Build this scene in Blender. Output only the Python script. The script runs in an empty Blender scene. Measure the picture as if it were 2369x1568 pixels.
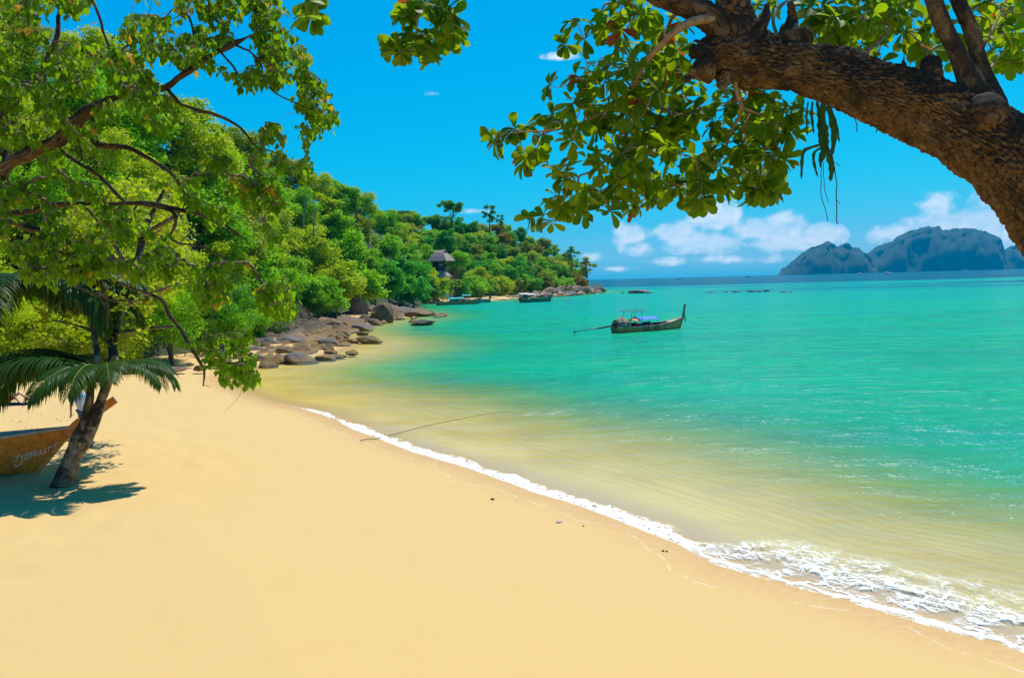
import bpy, math, random
import numpy as np
from mathutils import Vector, Matrix

SC = bpy.context.scene
COL = SC.collection
PI = math.pi
rng = np.random.default_rng(7)
random.seed(7)

# ------------------------------------------------------------------ camera
CAM_H = 5.0
FPX = 1842.0                     # focal length in units of a 2369 px wide picture
PITCH = math.atan(134.0 / FPX)
ROLL = math.radians(1.45)
Fv = np.array([0, math.cos(PITCH), -math.sin(PITCH)])
U0 = np.array([0, math.sin(PITCH), math.cos(PITCH)])
R0 = np.array([1.0, 0, 0])
Rv = math.cos(ROLL) * R0 - math.sin(ROLL) * U0
Uv = math.sin(ROLL) * R0 + math.cos(ROLL) * U0
camd = bpy.data.cameras.new("camera")
cam = bpy.data.objects.new("camera", camd)
COL.objects.link(cam)
camd.sensor_fit = 'HORIZONTAL'
camd.sensor_width = 36.0
camd.lens = 36.0 * FPX / 2369.0
camd.clip_start = 0.1
camd.clip_end = 30000
cam.matrix_world = Matrix(((Rv[0], Uv[0], -Fv[0], 0), (Rv[1], Uv[1], -Fv[1], 0), (Rv[2], Uv[2], -Fv[2], CAM_H), (0, 0, 0, 1)))
SC.camera = cam

def ray(px, py):
    return FPX * Fv + (px - 1184.5) * Rv - (py - 784.0) * Uv
def at(px, py, D):               # survey point: direction seen from the lookout, D metres out along +Y
    d = ray(px, py)
    return np.array([0, 0, CAM_H]) + d * (D / d[1])
def gr(px, py, z=0.0):           # the same, where the direction meets height z
    d = ray(px, py)
    return np.array([0, 0, CAM_H]) + d * ((z - CAM_H) / d[2])

# ------------------------------------------------------------------ world, sun, exposure
SUN_EL, SUN_AZ = math.radians(66), math.radians(38)      # azimuth from +Y, clockwise positive
w = bpy.data.worlds.new("World"); SC.world = w; w.use_nodes = True
nt = w.node_tree; N = nt.nodes; L = nt.links
N.clear()
out = N.new('ShaderNodeOutputWorld'); bg = N.new('ShaderNodeBackground')
sky = N.new('ShaderNodeTexSky'); sky.sky_type = 'NISHITA'; sky.sun_disc = False
sky.sun_elevation = SUN_EL; sky.sun_rotation = SUN_AZ; sky.altitude = 0; sky.air_density = 1.0; sky.dust_density = 0.6; sky.ozone_density = 1.6
SKY_STR = 0.12
bg.inputs[1].default_value = SKY_STR
def wn(t, **k):
    n = N.new(t)
    for a, b in k.items(): setattr(n, a, b)
    return n
def wm(op, a, b=None, c=None, clamp=False):
    n = wn('ShaderNodeMath', operation=op, use_clamp=clamp)
    for i, x in enumerate((a, b, c)):
        if x is None: continue
        if isinstance(x, (int, float)): n.inputs[i].default_value = x
        else: L.new(x, n.inputs[i])
    return n.outputs[0]
# one vivid grade on the whole sky (polarised slide-film blue)
sp = wn('ShaderNodeSeparateColor'); L.new(sky.outputs[0], sp.inputs[0])
def chan(k, a, p): return wm('MULTIPLY', wm('POWER', wm('MULTIPLY', sp.outputs[k], SKY_STR), p), a / SKY_STR)
cc = wn('ShaderNodeCombineColor')
for k, (a, p) in enumerate(((1.0, 6.5), (0.66, 0.85), (0.80, 0.3))): L.new(chan(k, a, p), cc.inputs[k])
tc = wn('ShaderNodeTexCoord')
sep = wn('ShaderNodeSeparateXYZ'); L.new(tc.outputs['Generated'], sep.inputs[0])
az = wm('ARCTAN2', sep.outputs[0], sep.outputs[1]); el = wm('ARCSINE', sep.outputs[2])
ae = wn('ShaderNodeCombineXYZ'); L.new(az, ae.inputs[0]); L.new(el, ae.inputs[1])
def azel(px, py):
    d = ray(px, py); d = d / np.linalg.norm(d)
    return math.atan2(d[0], d[1]), math.asin(d[2])
BL = [(1455, 545, 48, 42, 1), (1480, 575, 60, 22, .9), (1560, 540, 80, 34, 1), (1655, 505, 75, 46, 1), (1630, 560, 150, 34, 1), (1740, 535, 95, 40, 1),
      (1815, 515, 62, 34, 1), (1800, 560, 130, 28, .95), (1905, 545, 58, 34, 1), (1880, 572, 80, 14, .8), (1700, 440, 34, 30, .62), (2065, 545, 62, 30, .9),
      (2165, 478, 58, 40, .85), (2180, 520, 95, 40, .9), (2260, 520, 110, 60, .9), (2330, 470, 80, 60, .7), (1368, 594, 34, 16, .72), (1430, 622, 70, 9, .5),
      (1545, 605, 60, 14, .55), (1300, 130, 62, 12, .55), (1100, 488, 80, 8, .36), (1000, 218, 26, 10, .3), (1700, 600, 260, 14, .45), (2420, 560, 160, 40, .9),
      (2560, 520, 120, 70, .95), (-300, 560, 300, 60, .8)]
m_ = None
for (bx, by, rx, ry, wt) in BL:
    a0, e0 = azel(bx, by)
    s1 = wn('ShaderNodeVectorMath', operation='SUBTRACT'); L.new(ae.outputs[0], s1.inputs[0]); s1.inputs[1].default_value = (a0, e0, 0)
    s2 = wn('ShaderNodeVectorMath', operation='MULTIPLY'); L.new(s1.outputs[0], s2.inputs[0]); s2.inputs[1].default_value = (FPX / rx, FPX / ry, 0)
    s3 = wn('ShaderNodeVectorMath', operation='LENGTH'); L.new(s2.outputs[0], s3.inputs[0])
    v = wm('MULTIPLY_ADD', s3.outputs['Value'], -wt, wt)
    m_ = v if m_ is None else wm('MAXIMUM', m_, v)
# the same kind of cumulus bank low round the rest of the horizon
absaz = wm('ABSOLUTE', az)
far_ = wm('MULTIPLY', wm('SUBTRACT', absaz, 0.75, clamp=True), 3.0, clamp=True)
eb = wm('ABSOLUTE', wm('SUBTRACT', el, 0.09)); band = wm('MULTIPLY', wm('SUBTRACT', 0.62, wm('MULTIPLY', eb, 9.0)), far_)
m_ = wm('MAXIMUM', m_, band)
mp = wn('ShaderNodeMapping'); L.new(ae.outputs[0], mp.inputs[0]); mp.inputs['Scale'].default_value = (1, 1.25, 1)
nz = wn('ShaderNodeTexNoise', noise_dimensions='3D'); L.new(mp.outputs[0], nz.inputs['Vector'])
nz.inputs['Scale'].default_value = 26; nz.inputs['Detail'].default_value = 9; nz.inputs['Roughness'].default_value = 0.56
nn = wm('MULTIPLY', wm('SUBTRACT', nz.outputs[0], 0.5), 2.4)
dens = wm('ADD', wm('MULTIPLY', m_, 1.25), nn)
dens = wm('MULTIPLY', dens, wm('MULTIPLY', m_, 8.0, clamp=True))
cm = wn('ShaderNodeMapRange', interpolation_type='SMOOTHSTEP'); L.new(dens, cm.inputs[0]); cm.inputs[1].default_value = 0.08; cm.inputs[2].default_value = 0.82
mp2 = wn('ShaderNodeMapping'); L.new(ae.outputs[0], mp2.inputs[0]); mp2.inputs['Scale'].default_value = (1, 1.25, 1); mp2.inputs['Location'].default_value = (0.004, -0.007, 0)
nz2 = wn('ShaderNodeTexNoise', noise_dimensions='3D'); L.new(mp2.outputs[0], nz2.inputs['Vector'])
nz2.inputs['Scale'].default_value = 26; nz2.inputs['Detail'].default_value = 6; nz2.inputs['Roughness'].default_value = 0.56
rel = wm('MULTIPLY_ADD', wm('SUBTRACT', nz.outputs[0], nz2.outputs[0]), 3.2, 0.62, clamp=True)
ccol = wn('ShaderNodeMix', data_type='RGBA'); L.new(rel, ccol.inputs[0])
ccol.inputs[6].default_value = (0.50 / SKY_STR, 0.72 / SKY_STR, 0.86 / SKY_STR, 1); ccol.inputs[7].default_value = (0.90 / SKY_STR, 0.93 / SKY_STR, 0.96 / SKY_STR, 1)
fin = wn('ShaderNodeMix', data_type='RGBA'); L.new(wm('MULTIPLY', cm.outputs[0], 0.92), fin.inputs[0])
L.new(cc.outputs[0], fin.inputs[6]); L.new(ccol.outputs[2], fin.inputs[7])
L.new(fin.outputs[2], bg.inputs[0]); L.new(bg.outputs[0], out.inputs[0])

sl = bpy.data.lights.new("sun", 'SUN'); sl.energy = 4.8; sl.angle = math.radians(0.53); sl.color = (1.0, 0.955, 0.87)
so = bpy.data.objects.new("sun", sl); COL.objects.link(so)
sdir = Vector((math.sin(SUN_AZ) * math.cos(SUN_EL), math.cos(SUN_AZ) * math.cos(SUN_EL), math.sin(SUN_EL)))
so.rotation_euler = sdir.to_track_quat('Z', 'Y').to_euler(); so.location = (0, 0, 60)
SC.view_settings.view_transform = 'Standard'; SC.view_settings.look = 'None'
SC.view_settings.exposure = 0.3; SC.view_settings.gamma = 1.0; SC.view_settings.use_curve_mapping = False
SC.cycles.max_bounces = 7; SC.cycles.diffuse_bounces = 3; SC.cycles.glossy_bounces = 3; SC.cycles.transmission_bounces = 5
SC.cycles.transparent_max_bounces = 12; SC.cycles.volume_bounces = 0; SC.cycles.caustics_reflective = False; SC.cycles.caustics_refractive = False
SC.cycles.use_denoising = True; SC.cycles.sample_clamp_indirect = 6; SC.cycles.sample_clamp_direct = 1.1

# ------------------------------------------------------------------ helpers
def lin(r, g, b):
    f = lambda c: (c / 255) / 12.92 if c <= 10 else ((c / 255 + 0.055) / 1.055) ** 2.4
    return (f(r), f(g), f(b), 1)

def hash3(ix, iy, iz, seed=0):
    h = (ix.astype(np.int64) * 374761393 + iy.astype(np.int64) * 668265263 + iz.astype(np.int64) * 2147483647 + seed * 144269) & 0xffffffff
    h = ((h ^ (h >> 13)) * 1274126177) & 0xffffffff
    h = ((h ^ (h >> 16)) * 2246822519) & 0xffffffff
    return ((h ^ (h >> 15)) & 0xffffff) / float(0xffffff)
def vnoise(p, seed=0):
    p = np.asarray(p, float); i = np.floor(p).astype(np.int64); f = p - i; f = f * f * (3 - 2 * f)
    r = 0
    for dx in (0, 1):
        for dy in (0, 1):
            for dz in (0, 1):
                wgt = (f[:, 0] if dx else 1 - f[:, 0]) * (f[:, 1] if dy else 1 - f[:, 1]) * (f[:, 2] if dz else 1 - f[:, 2])
                r = r + wgt * hash3(i[:, 0] + dx, i[:, 1] + dy, i[:, 2] + dz, seed)
    return r * 2 - 1
def fbm(p, oct=4, seed=0, gain=0.5):
    a, s, r = 1.0, 1.0, 0
    p = np.asarray(p, float)
    for o in range(oct):
        r = r + a * vnoise(p * s + 17.3 * o, seed + o); a *= gain; s *= 2.03
    return r

class MB:
    """collects vertices and faces and links them as one mesh object"""
    def __init__(s): s.v = []; s.f = {}; s.n = 0; s.att = {}
    def add(s, verts, faces, mi=0, **att):
        verts = np.asarray(verts, float).reshape(-1, 3)
        for fa in (faces if isinstance(faces, list) and len(faces) and isinstance(faces[0], np.ndarray) else [faces]):
            if isinstance(fa, np.ndarray):
                if len(fa): s.f.setdefault((fa.shape[1], mi), []).append(fa + s.n)
            else:
                by = {}
                for q in fa: by.setdefault(len(q), []).append(q)
                for k, q in by.items(): s.f.setdefault((k, mi), []).append(np.array(q, int) + s.n)
        for k, a in att.items():
            s.att.setdefault(k, []).append((s.n, np.broadcast_to(np.asarray(a, float), (len(verts),)).copy()))
        s.v.append(verts); s.n += len(verts)
        return s
    def mesh(s, name, mats, smooth=True):
        me = bpy.data.meshes.new(name)
        V = np.concatenate(s.v) if s.v else np.zeros((0, 3))
        me.vertices.add(len(V)); me.vertices.foreach_set('co', V.ravel())
        loops, starts, mi, off = [], [], [], 0
        for (k, m), fl in s.f.items():
            fa = np.concatenate(fl); loops.append(fa.ravel()); starts.append(off + np.arange(len(fa)) * k); mi.append(np.full(len(fa), m)); off += fa.size
        if loops:
            lo = np.concatenate(loops); st = np.concatenate(starts); mm = np.concatenate(mi)
            me.loops.add(len(lo)); me.loops.foreach_set('vertex_index', lo.astype(np.int32))
            me.polygons.add(len(st)); me.polygons.foreach_set('loop_start', st.astype(np.int32))
            me.polygons.foreach_set('material_index', mm.astype(np.int32))
            me.polygons.foreach_set('use_smooth', np.full(len(st), bool(smooth)))
        for k, lst in s.att.items():
            arr = np.zeros(len(V), np.float32)
            for n0, a in lst: arr[n0:n0 + len(a)] = a
            at_ = me.attributes.new(k, 'FLOAT', 'POINT'); at_.data.foreach_set('value', arr)
        me.update(calc_edges=True); me.validate()
        for m in (mats if isinstance(mats, (list, tuple)) else [mats]): me.materials.append(m)
        return me
    def build(s, name, mats, parent=None, smooth=True, loc=None):
        return link(name, s.mesh(name, mats, smooth), parent, loc)
def link(name, me, parent=None, loc=None):
    o = bpy.data.objects.new(name, me); COL.objects.link(o)
    if parent is not None: o.parent = parent
    if loc is not None: o.location = loc
    return o
def tag(o, label=None, cat=None, group=None, kind=None):
    if label: o['label'] = label
    if cat: o['category'] = cat
    if group: o['group'] = group
    if kind: o['kind'] = kind
    return o
def empty(name, loc, rz=0.0, label=None, cat=None, group=None):
    o = bpy.data.objects.new(name, None); COL.objects.link(o); o.location = tuple(loc); o.rotation_euler = (0, 0, rz); o.empty_display_size = .2
    return tag(o, label, cat, group)
def kids(o): return [c for c in bpy.data.objects if c.parent is o]

def box_vf(sx, sy, sz, c=(0, 0, 0), bev=0.0):
    """a box with chamfered edges"""
    hx, hy, hz = sx / 2, sy / 2, sz / 2
    b = min(bev, hx * .9, hy * .9, hz * .9)
    if b <= 0:
        V = [(x * hx, y * hy, z * hz) for z in (-1, 1) for y in (-1, 1) for x in (-1, 1)]
        F = [(0, 2, 3, 1), (4, 5, 7, 6), (0, 1, 5, 4), (2, 6, 7, 3), (0, 4, 6, 2), (1, 3, 7, 5)]
    else:
        V, F = [], []
        idx = {}
        for z in (-1, 1):
            for y in (-1, 1):
                for x in (-1, 1):
                    for k in range(3):
                        p = [x * hx, y * hy, z * hz]
                        for j in range(3):
                            if j != k: p[j] -= (x, y, z)[j] * b
                        idx[(x, y, z, k)] = len(V); V.append(tuple(p))
        for k in range(3):
            for s_ in (-1, 1):
                a, c_ = [(1, 2), (2, 0), (0, 1)][k]
                q = []
                for u, v in ((-1, -1), (1, -1), (1, 1), (-1, 1)):
                    t = [0, 0, 0]; t[k] = s_; t[a] = u; t[c_] = v; q.append(idx[(t[0], t[1], t[2], k)])
                F.append(tuple(q if s_ > 0 else q[::-1]))
        for k in range(3):
            a, c_ = [(1, 2), (2, 0), (0, 1)][k]
            for u in (-1, 1):
                for v in (-1, 1):
                    t0 = [0, 0, 0]; t1 = [0, 0, 0]; t0[k] = -1; t1[k] = 1
                    for t in (t0, t1): t[a] = u; t[c_] = v
                    q = [idx[(*t0, a)], idx[(*t1, a)], idx[(*t1, c_)], idx[(*t0, c_)]]
                    F.append(tuple(q if u * v > 0 else q[::-1]))
        for z in (-1, 1):
            for y in (-1, 1):
                for x in (-1, 1):
                    q = [idx[(x, y, z, 0)], idx[(x, y, z, 1)], idx[(x, y, z, 2)]]
                    F.append(tuple(q if x * y * z > 0 else q[::-1]))
    V = np.array(V) + np.array(c)
    return V, F

def resample(P, n, closed=False):
    P = np.asarray(P, float)
    Q = [2 * P[0] - P[1], *P, 2 * P[-1] - P[-2]]
    Q = np.array(Q)
    out_ = []
    for i in range(1, len(Q) - 2):
        for t in np.linspace(0, 1, 12, endpoint=False):
            a, b, c, d = Q[i - 1], Q[i], Q[i + 1], Q[i + 2]
            out_.append(.5 * ((2 * b) + (-a + c) * t + (2 * a - 5 * b + 4 * c - d) * t * t + (-a + 3 * b - 3 * c + d) * t ** 3))
    out_.append(Q[-2]); out_ = np.array(out_)
    dd = np.r_[0, np.cumsum(np.linalg.norm(np.diff(out_[:, :3], axis=0), axis=1))]
    s = np.linspace(0, dd[-1], n)
    return np.stack([np.interp(s, dd, out_[:, k]) for k in range(P.shape[1])], 1)

def frames(P):
    T = np.gradient(P, axis=0); T /= np.linalg.norm(T, axis=1)[:, None] + 1e-12
    u = np.cross(T[0], [0.13, 0.21, 1.0]); u /= np.linalg.norm(u)
    U = [u]
    for i in range(1, len(P)):
        u = U[-1] - T[i] * np.dot(U[-1], T[i]); U.append(u / (np.linalg.norm(u) + 1e-12))
    U = np.array(U); W = np.cross(T, U)
    return T, U, W

def tube_vf(P, R, sides=8, cap=True, disp=None):
    P = np.asarray(P, float); n = len(P); R = np.broadcast_to(np.asarray(R, float), (n,))
    T, U, W = frames(P)
    th = np.linspace(0, 2 * PI, sides, endpoint=False)
    rad = R[:, None] * np.ones((n, sides))
    if disp is not None: rad = rad + disp(np.linspace(0, 1, n), th, R)
    V = P[:, None] + rad[..., None] * (np.cos(th)[None, :, None] * U[:, None] + np.sin(th)[None, :, None] * W[:, None])
    V = V.reshape(-1, 3)
    i = np.arange(n - 1)[:, None] * sides; j = np.arange(sides)[None]; j2 = (j + 1) % sides
    F = np.stack([i + j, i + j2, i + sides + j2, i + sides + j], -1).reshape(-1, 4)
    fs = [F]
    if cap:
        V = np.concatenate([V, P[:1] - T[:1] * R[0] * .3, P[-1:] + T[-1:] * R[-1] * .3]); a, b = n * sides, n * sides + 1
        jj = np.arange(sides); j2 = (jj + 1) % sides
        fs.append(np.stack([np.full(sides, a), j2, jj], 1)); o = (n - 1) * sides
        fs.append(np.stack([np.full(sides, b), o + jj, o + j2], 1))
    return V, fs

def ico(sub=3):
    t = (1 + 5 ** .5) / 2
    V = [(-1, t, 0), (1, t, 0), (-1, -t, 0), (1, -t, 0), (0, -1, t), (0, 1, t), (0, -1, -t), (0, 1, -t), (t, 0, -1), (t, 0, 1), (-t, 0, -1), (-t, 0, 1)]
    F = [(0, 11, 5), (0, 5, 1), (0, 1, 7), (0, 7, 10), (0, 10, 11), (1, 5, 9), (5, 11, 4), (11, 10, 2), (10, 7, 6), (7, 1, 8), (3, 9, 4), (3, 4, 2), (3, 2, 6), (3, 6, 8), (3, 8, 9), (4, 9, 5), (2, 4, 11), (6, 2, 10), (8, 6, 7), (9, 8, 1)]
    V = [np.array(v) / np.linalg.norm(v) for v in V]
    for _ in range(sub):
        mid = {}; G = []
        def m(a, b):
            k = (min(a, b), max(a, b))
            if k not in mid:
                v = V[a] + V[b]; V.append(v / np.linalg.norm(v)); mid[k] = len(V) - 1
            return mid[k]
        for a, b, c in F:
            ab, bc, ca = m(a, b), m(b, c), m(c, a); G += [(a, ab, ca), (b, bc, ab), (c, ca, bc), (ab, bc, ca)]
        F = G
    return np.array(V), np.array(F)
ICO = {k: ico(k) for k in (1, 2, 3, 4)}

# ------------------------------------------------------------------ materials
class NT:
    def __init__(s, name):
        s.m = bpy.data.materials.new(name); s.m.use_nodes = True; s.t = s.m.node_tree; s.t.nodes.clear(); s.out = s.n('ShaderNodeOutputMaterial')
    def n(s, t, ins=None, **k):
        n = s.t.nodes.new(t)
        for a, b in k.items(): setattr(n, a, b)
        for a, b in (ins or {}).items(): s.set(n.inputs[a], b)
        return n
    def set(s, sock, v):
        if isinstance(v, bpy.types.NodeSocket): s.t.links.new(v, sock)
        else: sock.default_value = v
    def math(s, op, a, b=0.0, c=0.0, clamp=False): return s.n('ShaderNodeMath', {0: a, 1: b, 2: c}, operation=op, use_clamp=clamp).outputs[0]
    def mix(s, f, a, b, mode='MIX'):
        return s.n('ShaderNodeMix', {0: f, 6: a, 7: b}, data_type='RGBA', blend_type=mode).outputs[2]
    def noise(s, scale, det=4, rough=.55, vec=None, dim='3D'):
        n = s.n('ShaderNodeTexNoise', {'Scale': scale, 'Detail': det, 'Roughness': rough}, noise_dimensions=dim)
        if vec is not None: s.set(n.inputs['Vector'], vec)
        return n.outputs[0]
    def pos(s): return s.n('ShaderNodeNewGeometry').outputs['Position']
    def obj(s): return s.n('ShaderNodeTexCoord').outputs['Object']
    def map(s, vec, scale=(1, 1, 1), loc=(0, 0, 0), rot=(0, 0, 0)): return s.n('ShaderNodeMapping', {0: vec, 'Scale': scale, 'Location': loc, 'Rotation': rot}).outputs[0]
    def ss(s, x, a, b, lo=0.0, hi=1.0): return s.n('ShaderNodeMapRange', {0: x, 1: a, 2: b, 3: lo, 4: hi}, interpolation_type='SMOOTHSTEP').outputs[0]
    def lr(s, x, a, b, lo=0.0, hi=1.0): return s.n('ShaderNodeMapRange', {0: x, 1: a, 2: b, 3: lo, 4: hi}).outputs[0]
    def att(s, name): return s.n('ShaderNodeAttribute', attribute_name=name).outputs['Fac']
    def rnd(s): return s.n('ShaderNodeObjectInfo').outputs['Random']
    def bump(s, h, st=.5, dist=.05, nrm=None):
        n = s.n('ShaderNodeBump', {'Height': h, 'Strength': st, 'Distance': dist})
        if nrm is not None: s.set(n.inputs['Normal'], nrm)
        return n.outputs[0]
    def pr(s, col, rough=.6, nrm=None, spec=.5, **k):
        n = s.n('ShaderNodeBsdfPrincipled', {'Base Color': col, 'Roughness': rough, 'Specular IOR Level': spec})
        if nrm is not None: s.set(n.inputs['Normal'], nrm)
        for a, b in k.items(): s.set(n.inputs[a], b)
        return n.outputs[0]
    def end(s, sh): s.set(s.out.inputs[0], sh); return s.m

def leaf_mat(name, dark, light, trans, tw=.38, rough=.45, spot=None):
    t = NT(name)
    v = t.math('ADD', t.math('MULTIPLY', t.att('var'), 0.75), t.math('MULTIPLY', t.rnd(), 0.25))
    big = t.noise(0.55, 2, .5, t.pos())
    v = t.math('ADD', v, t.math('MULTIPLY', t.math('SUBTRACT', big, .5), .9), clamp=True)
    c = t.mix(v, dark, light)
    tc_ = t.mix(v, tuple(x * .65 for x in trans[:3]) + (1,), trans)
    if spot:
        k = t.ss(t.att('var'), .955, .975)
        c = t.mix(k, c, spot); tc_ = t.mix(k, tc_, tuple(min(1, x * 1.3) for x in spot[:3]) + (1,))
    p = t.pr(c, rough, spec=.12)
    tr = t.n('ShaderNodeBsdfTranslucent', {0: tc_}).outputs[0]
    return t.end(t.n('ShaderNodeMixShader', {0: tw, 1: p, 2: tr}).outputs[0])

def simple(name, col, rough=.6, nscale=0, namt=.25, bump=0.0, dark=None, spec=.5, **k):
    t = NT(name); c = col; nrm = None
    if nscale:
        nz_ = t.noise(nscale, 5, .6, t.obj())
        c = t.mix(t.ss(nz_, .35, .7), col, dark or tuple(x * (1 - namt * 2) for x in col[:3]) + (1,))
        if bump: nrm = t.bump(nz_, bump, .03)
    return t.end(t.pr(c, rough, nrm, spec, **k))
# ------------------------------------------------------------------ coast
SHORE_PX = [(2369, 1502), (2230, 1462), (2100, 1420), (1990, 1390), (1900, 1364), (1800, 1340), (1700, 1311), (1640, 1290), (1590, 1262), (1500, 1224), (1400, 1186), (1300, 1152), (1250, 1139), (1150, 1101),
            (1100, 1086), (1050, 1067), (980, 1050), (920, 1028), (880, 1012), (820, 990), (760, 962), (700, 945), (640, 934), (600, 922), (560, 908), (520, 890), (505, 872), (545, 856), (590, 846), (640, 838), (720, 826), (800, 800),
            (800, 778), (770, 765), (830, 752), (900, 742), (960, 728), (920, 716), (900, 710), (960, 703), (1040, 700), (1140, 695), (1200, 690), (1290, 684), (1350, 679), (1392, 674)]
shore_near = np.array([gr(x, y, 0)[:2] for x, y in SHORE_PX])
lead = np.array([(400, -60), (200, -22), (80, -7), (34, 1.5), (18, 5.6), (10.5, 8.6)], float)
tail = np.array([(38, 352), (22, 385), (-30, 420), (-150, 470), (-400, 430), (-600, 200)], float)
sh = np.concatenate([lead, shore_near, tail])
shore = np.concatenate([lead[:3], resample(sh[3:-3], 420), tail[-3:]])
landpoly = np.concatenate([shore, [(-600, -300), (400, -300)]])
seg_a, seg_b = shore[:-1], shore[1:]
seg_l = np.linalg.norm(seg_b - seg_a, axis=1); cum = np.r_[0, np.cumsum(seg_l)]

def coast(xy):
    """signed distance to the waterline (+ seaward) and the position along it"""
    xy = np.asarray(xy, float); S = np.zeros(len(xy)); Tt = np.zeros(len(xy))
    for c in range(0, len(xy), 20000):
        p = xy[c:c + 20000]
        d = seg_b - seg_a
        u = np.clip(((p[:, None] - seg_a[None]) * d[None]).sum(-1) / (seg_l ** 2)[None], 0, 1)
        q = seg_a[None] + u[..., None] * d[None]
        ds = np.linalg.norm(p[:, None] - q, axis=-1); k = ds.argmin(1); r = np.arange(len(p))
        S[c:c + 20000] = ds[r, k]; Tt[c:c + 20000] = cum[k] + u[r, k] * seg_l[k]
    inside = np.zeros(len(xy), bool); n = len(landpoly); j = n - 1
    for i in range(n):
        xi, yi = landpoly[i]; xj, yj = landpoly[j]
        if yi != yj:
            cnd = ((yi > xy[:, 1]) != (yj > xy[:, 1])) & (xy[:, 0] < (xj - xi) * (xy[:, 1] - yi) / (yj - yi) + xi)
            inside ^= cnd
        j = i
    return np.where(inside, -S, S), Tt
def smooth(x, a, b):
    t = np.clip((x - a) / (b - a), 0, 1); return t * t * (3 - 2 * t)
def ground_z(xy, S=None):
    xy = np.asarray(xy, float)
    if S is None: S, _ = coast(xy)
    p3 = np.c_[xy, np.zeros(len(xy))]
    land = np.minimum(0.055 * -S, 0.42) + 0.02 * smooth(-S, 1, 8) * fbm(p3 / 5.0, 2, 3) * .5
    nearleft = smooth(-xy[:, 0], 6, 9) * smooth(-S, 2, 6) * (xy[:, 1] > 0)
    land = land + nearleft * 0.035 * fbm(p3 / 0.55, 3, 9)
    # a step down under the far bank and the boulders stays gentle
    sea = -0.055 * S - 0.05 * np.maximum(S - 8, 0) * smooth(S, 8, 30)
    return np.where(S < 0, land, np.maximum(sea, -6))

def polar(radii, thetas):
    R, Th = np.meshgrid(radii, thetas, indexing='ij')
    xy = np.stack([R * np.sin(Th), R * np.cos(Th)], -1).reshape(-1, 2)
    nr, nt_ = R.shape
    i = np.arange(nr - 1)[:, None] * nt_; j = np.arange(nt_)[None]; j2 = (j + 1) % nt_
    F = np.stack([i + j, i + nt_ + j, i + nt_ + j2, i + j2], -1).reshape(-1, 4)
    return xy, F
th_f = np.radians(np.r_[np.linspace(-48, 42, 380), np.linspace(42, 312, 70)[1:-1]])

# sand and sea bed: one sheet
xy, F = polar(np.r_[0.6, np.geomspace(4, 60, 210), np.geomspace(62, 1500, 110)], th_f)
S_, T_ = coast(xy)
z = ground_z(xy, S_)
mb = MB(); mb.add(np.c_[xy, z], F, shore=S_, along=T_)
t = NT("sand")
pos = t.pos(); s_at = t.att('shore')
n1 = t.noise(1.3, 4, .6, pos); n2 = t.noise(60, 3, .7, pos); n3 = t.noise(9, 4, .6, pos)
dry = t.mix(t.ss(n1, .3, .7), (0.552, 0.367, 0.142, 1), (0.543, 0.359, 0.137, 1))
dry = t.mix(t.math('MULTIPLY', t.ss(n2, .52, .75), .16), dry, (0.40, 0.28, .15, 1))
wob = t.math('ADD', s_at, t.math('MULTIPLY', t.math('SUBTRACT', t.noise(.7, 3, .5, pos), .5), 1.0))
wetk = t.ss(wob, -1.5, -0.15)
wet = t.mix(t.ss(n3, .35, .7), (0.53, 0.315, 0.112, 1), (0.48, 0.275, 0.09, 1))
col = t.mix(wetk, dry, wet)
seab = t.mix(t.ss(t.noise(.35, 4, .6, pos), .35, .7), (0.74, 0.49, 0.10, 1), (0.60, 0.375, 0.065, 1))
col = t.mix(t.ss(wob, .2, 2.0), col, seab)
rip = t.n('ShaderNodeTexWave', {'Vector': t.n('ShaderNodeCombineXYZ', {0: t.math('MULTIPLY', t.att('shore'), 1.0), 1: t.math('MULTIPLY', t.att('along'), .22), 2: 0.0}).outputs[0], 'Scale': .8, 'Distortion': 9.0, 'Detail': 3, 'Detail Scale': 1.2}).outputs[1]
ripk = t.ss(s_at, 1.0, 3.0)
col = t.mix(t.math('MULTIPLY', t.math('MULTIPLY', rip, ripk), .35), col, (.40, .28, .04, 1))  # ripple bands in the bed colour stand in for caustic wave light
h = t.math('ADD', t.math('MULTIPLY', n3, .25), t.math('ADD', t.math('MULTIPLY', n2, .05), t.math('MULTIPLY', t.math('MULTIPLY', rip, ripk), .6)))
nrm = t.bump(h, .35, .05)
lnz = t.math('ADD', t.math('MULTIPLY', t.noise(.35, 2, .5, t.n('ShaderNodeCombineXYZ', {0: t.att('along'), 1: 0.0, 2: 0.0}).outputs[0]), 2.6), -2.05)
ld = t.math('ABSOLUTE', t.math('SUBTRACT', t.math('ADD', s_at, t.math('MULTIPLY', n3, .10)), lnz))
lk = t.math('MULTIPLY', t.math('MULTIPLY', t.ss(ld, .028, .008), t.ss(lnz, -.25, -.45)), t.ss(t.noise(3.5, 4, .6, pos), .42, .56))
col = t.mix(t.math('MULTIPLY', lk, .28), col, (.82, .80, .74, 1))
rough = t.lr(wetk, 0, 1, .92, .5)
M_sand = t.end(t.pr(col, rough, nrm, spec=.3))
o = mb.build('beach_sand', M_sand); tag(o, kind='structure', label='smooth pale golden sand sloping into the sea')

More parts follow.
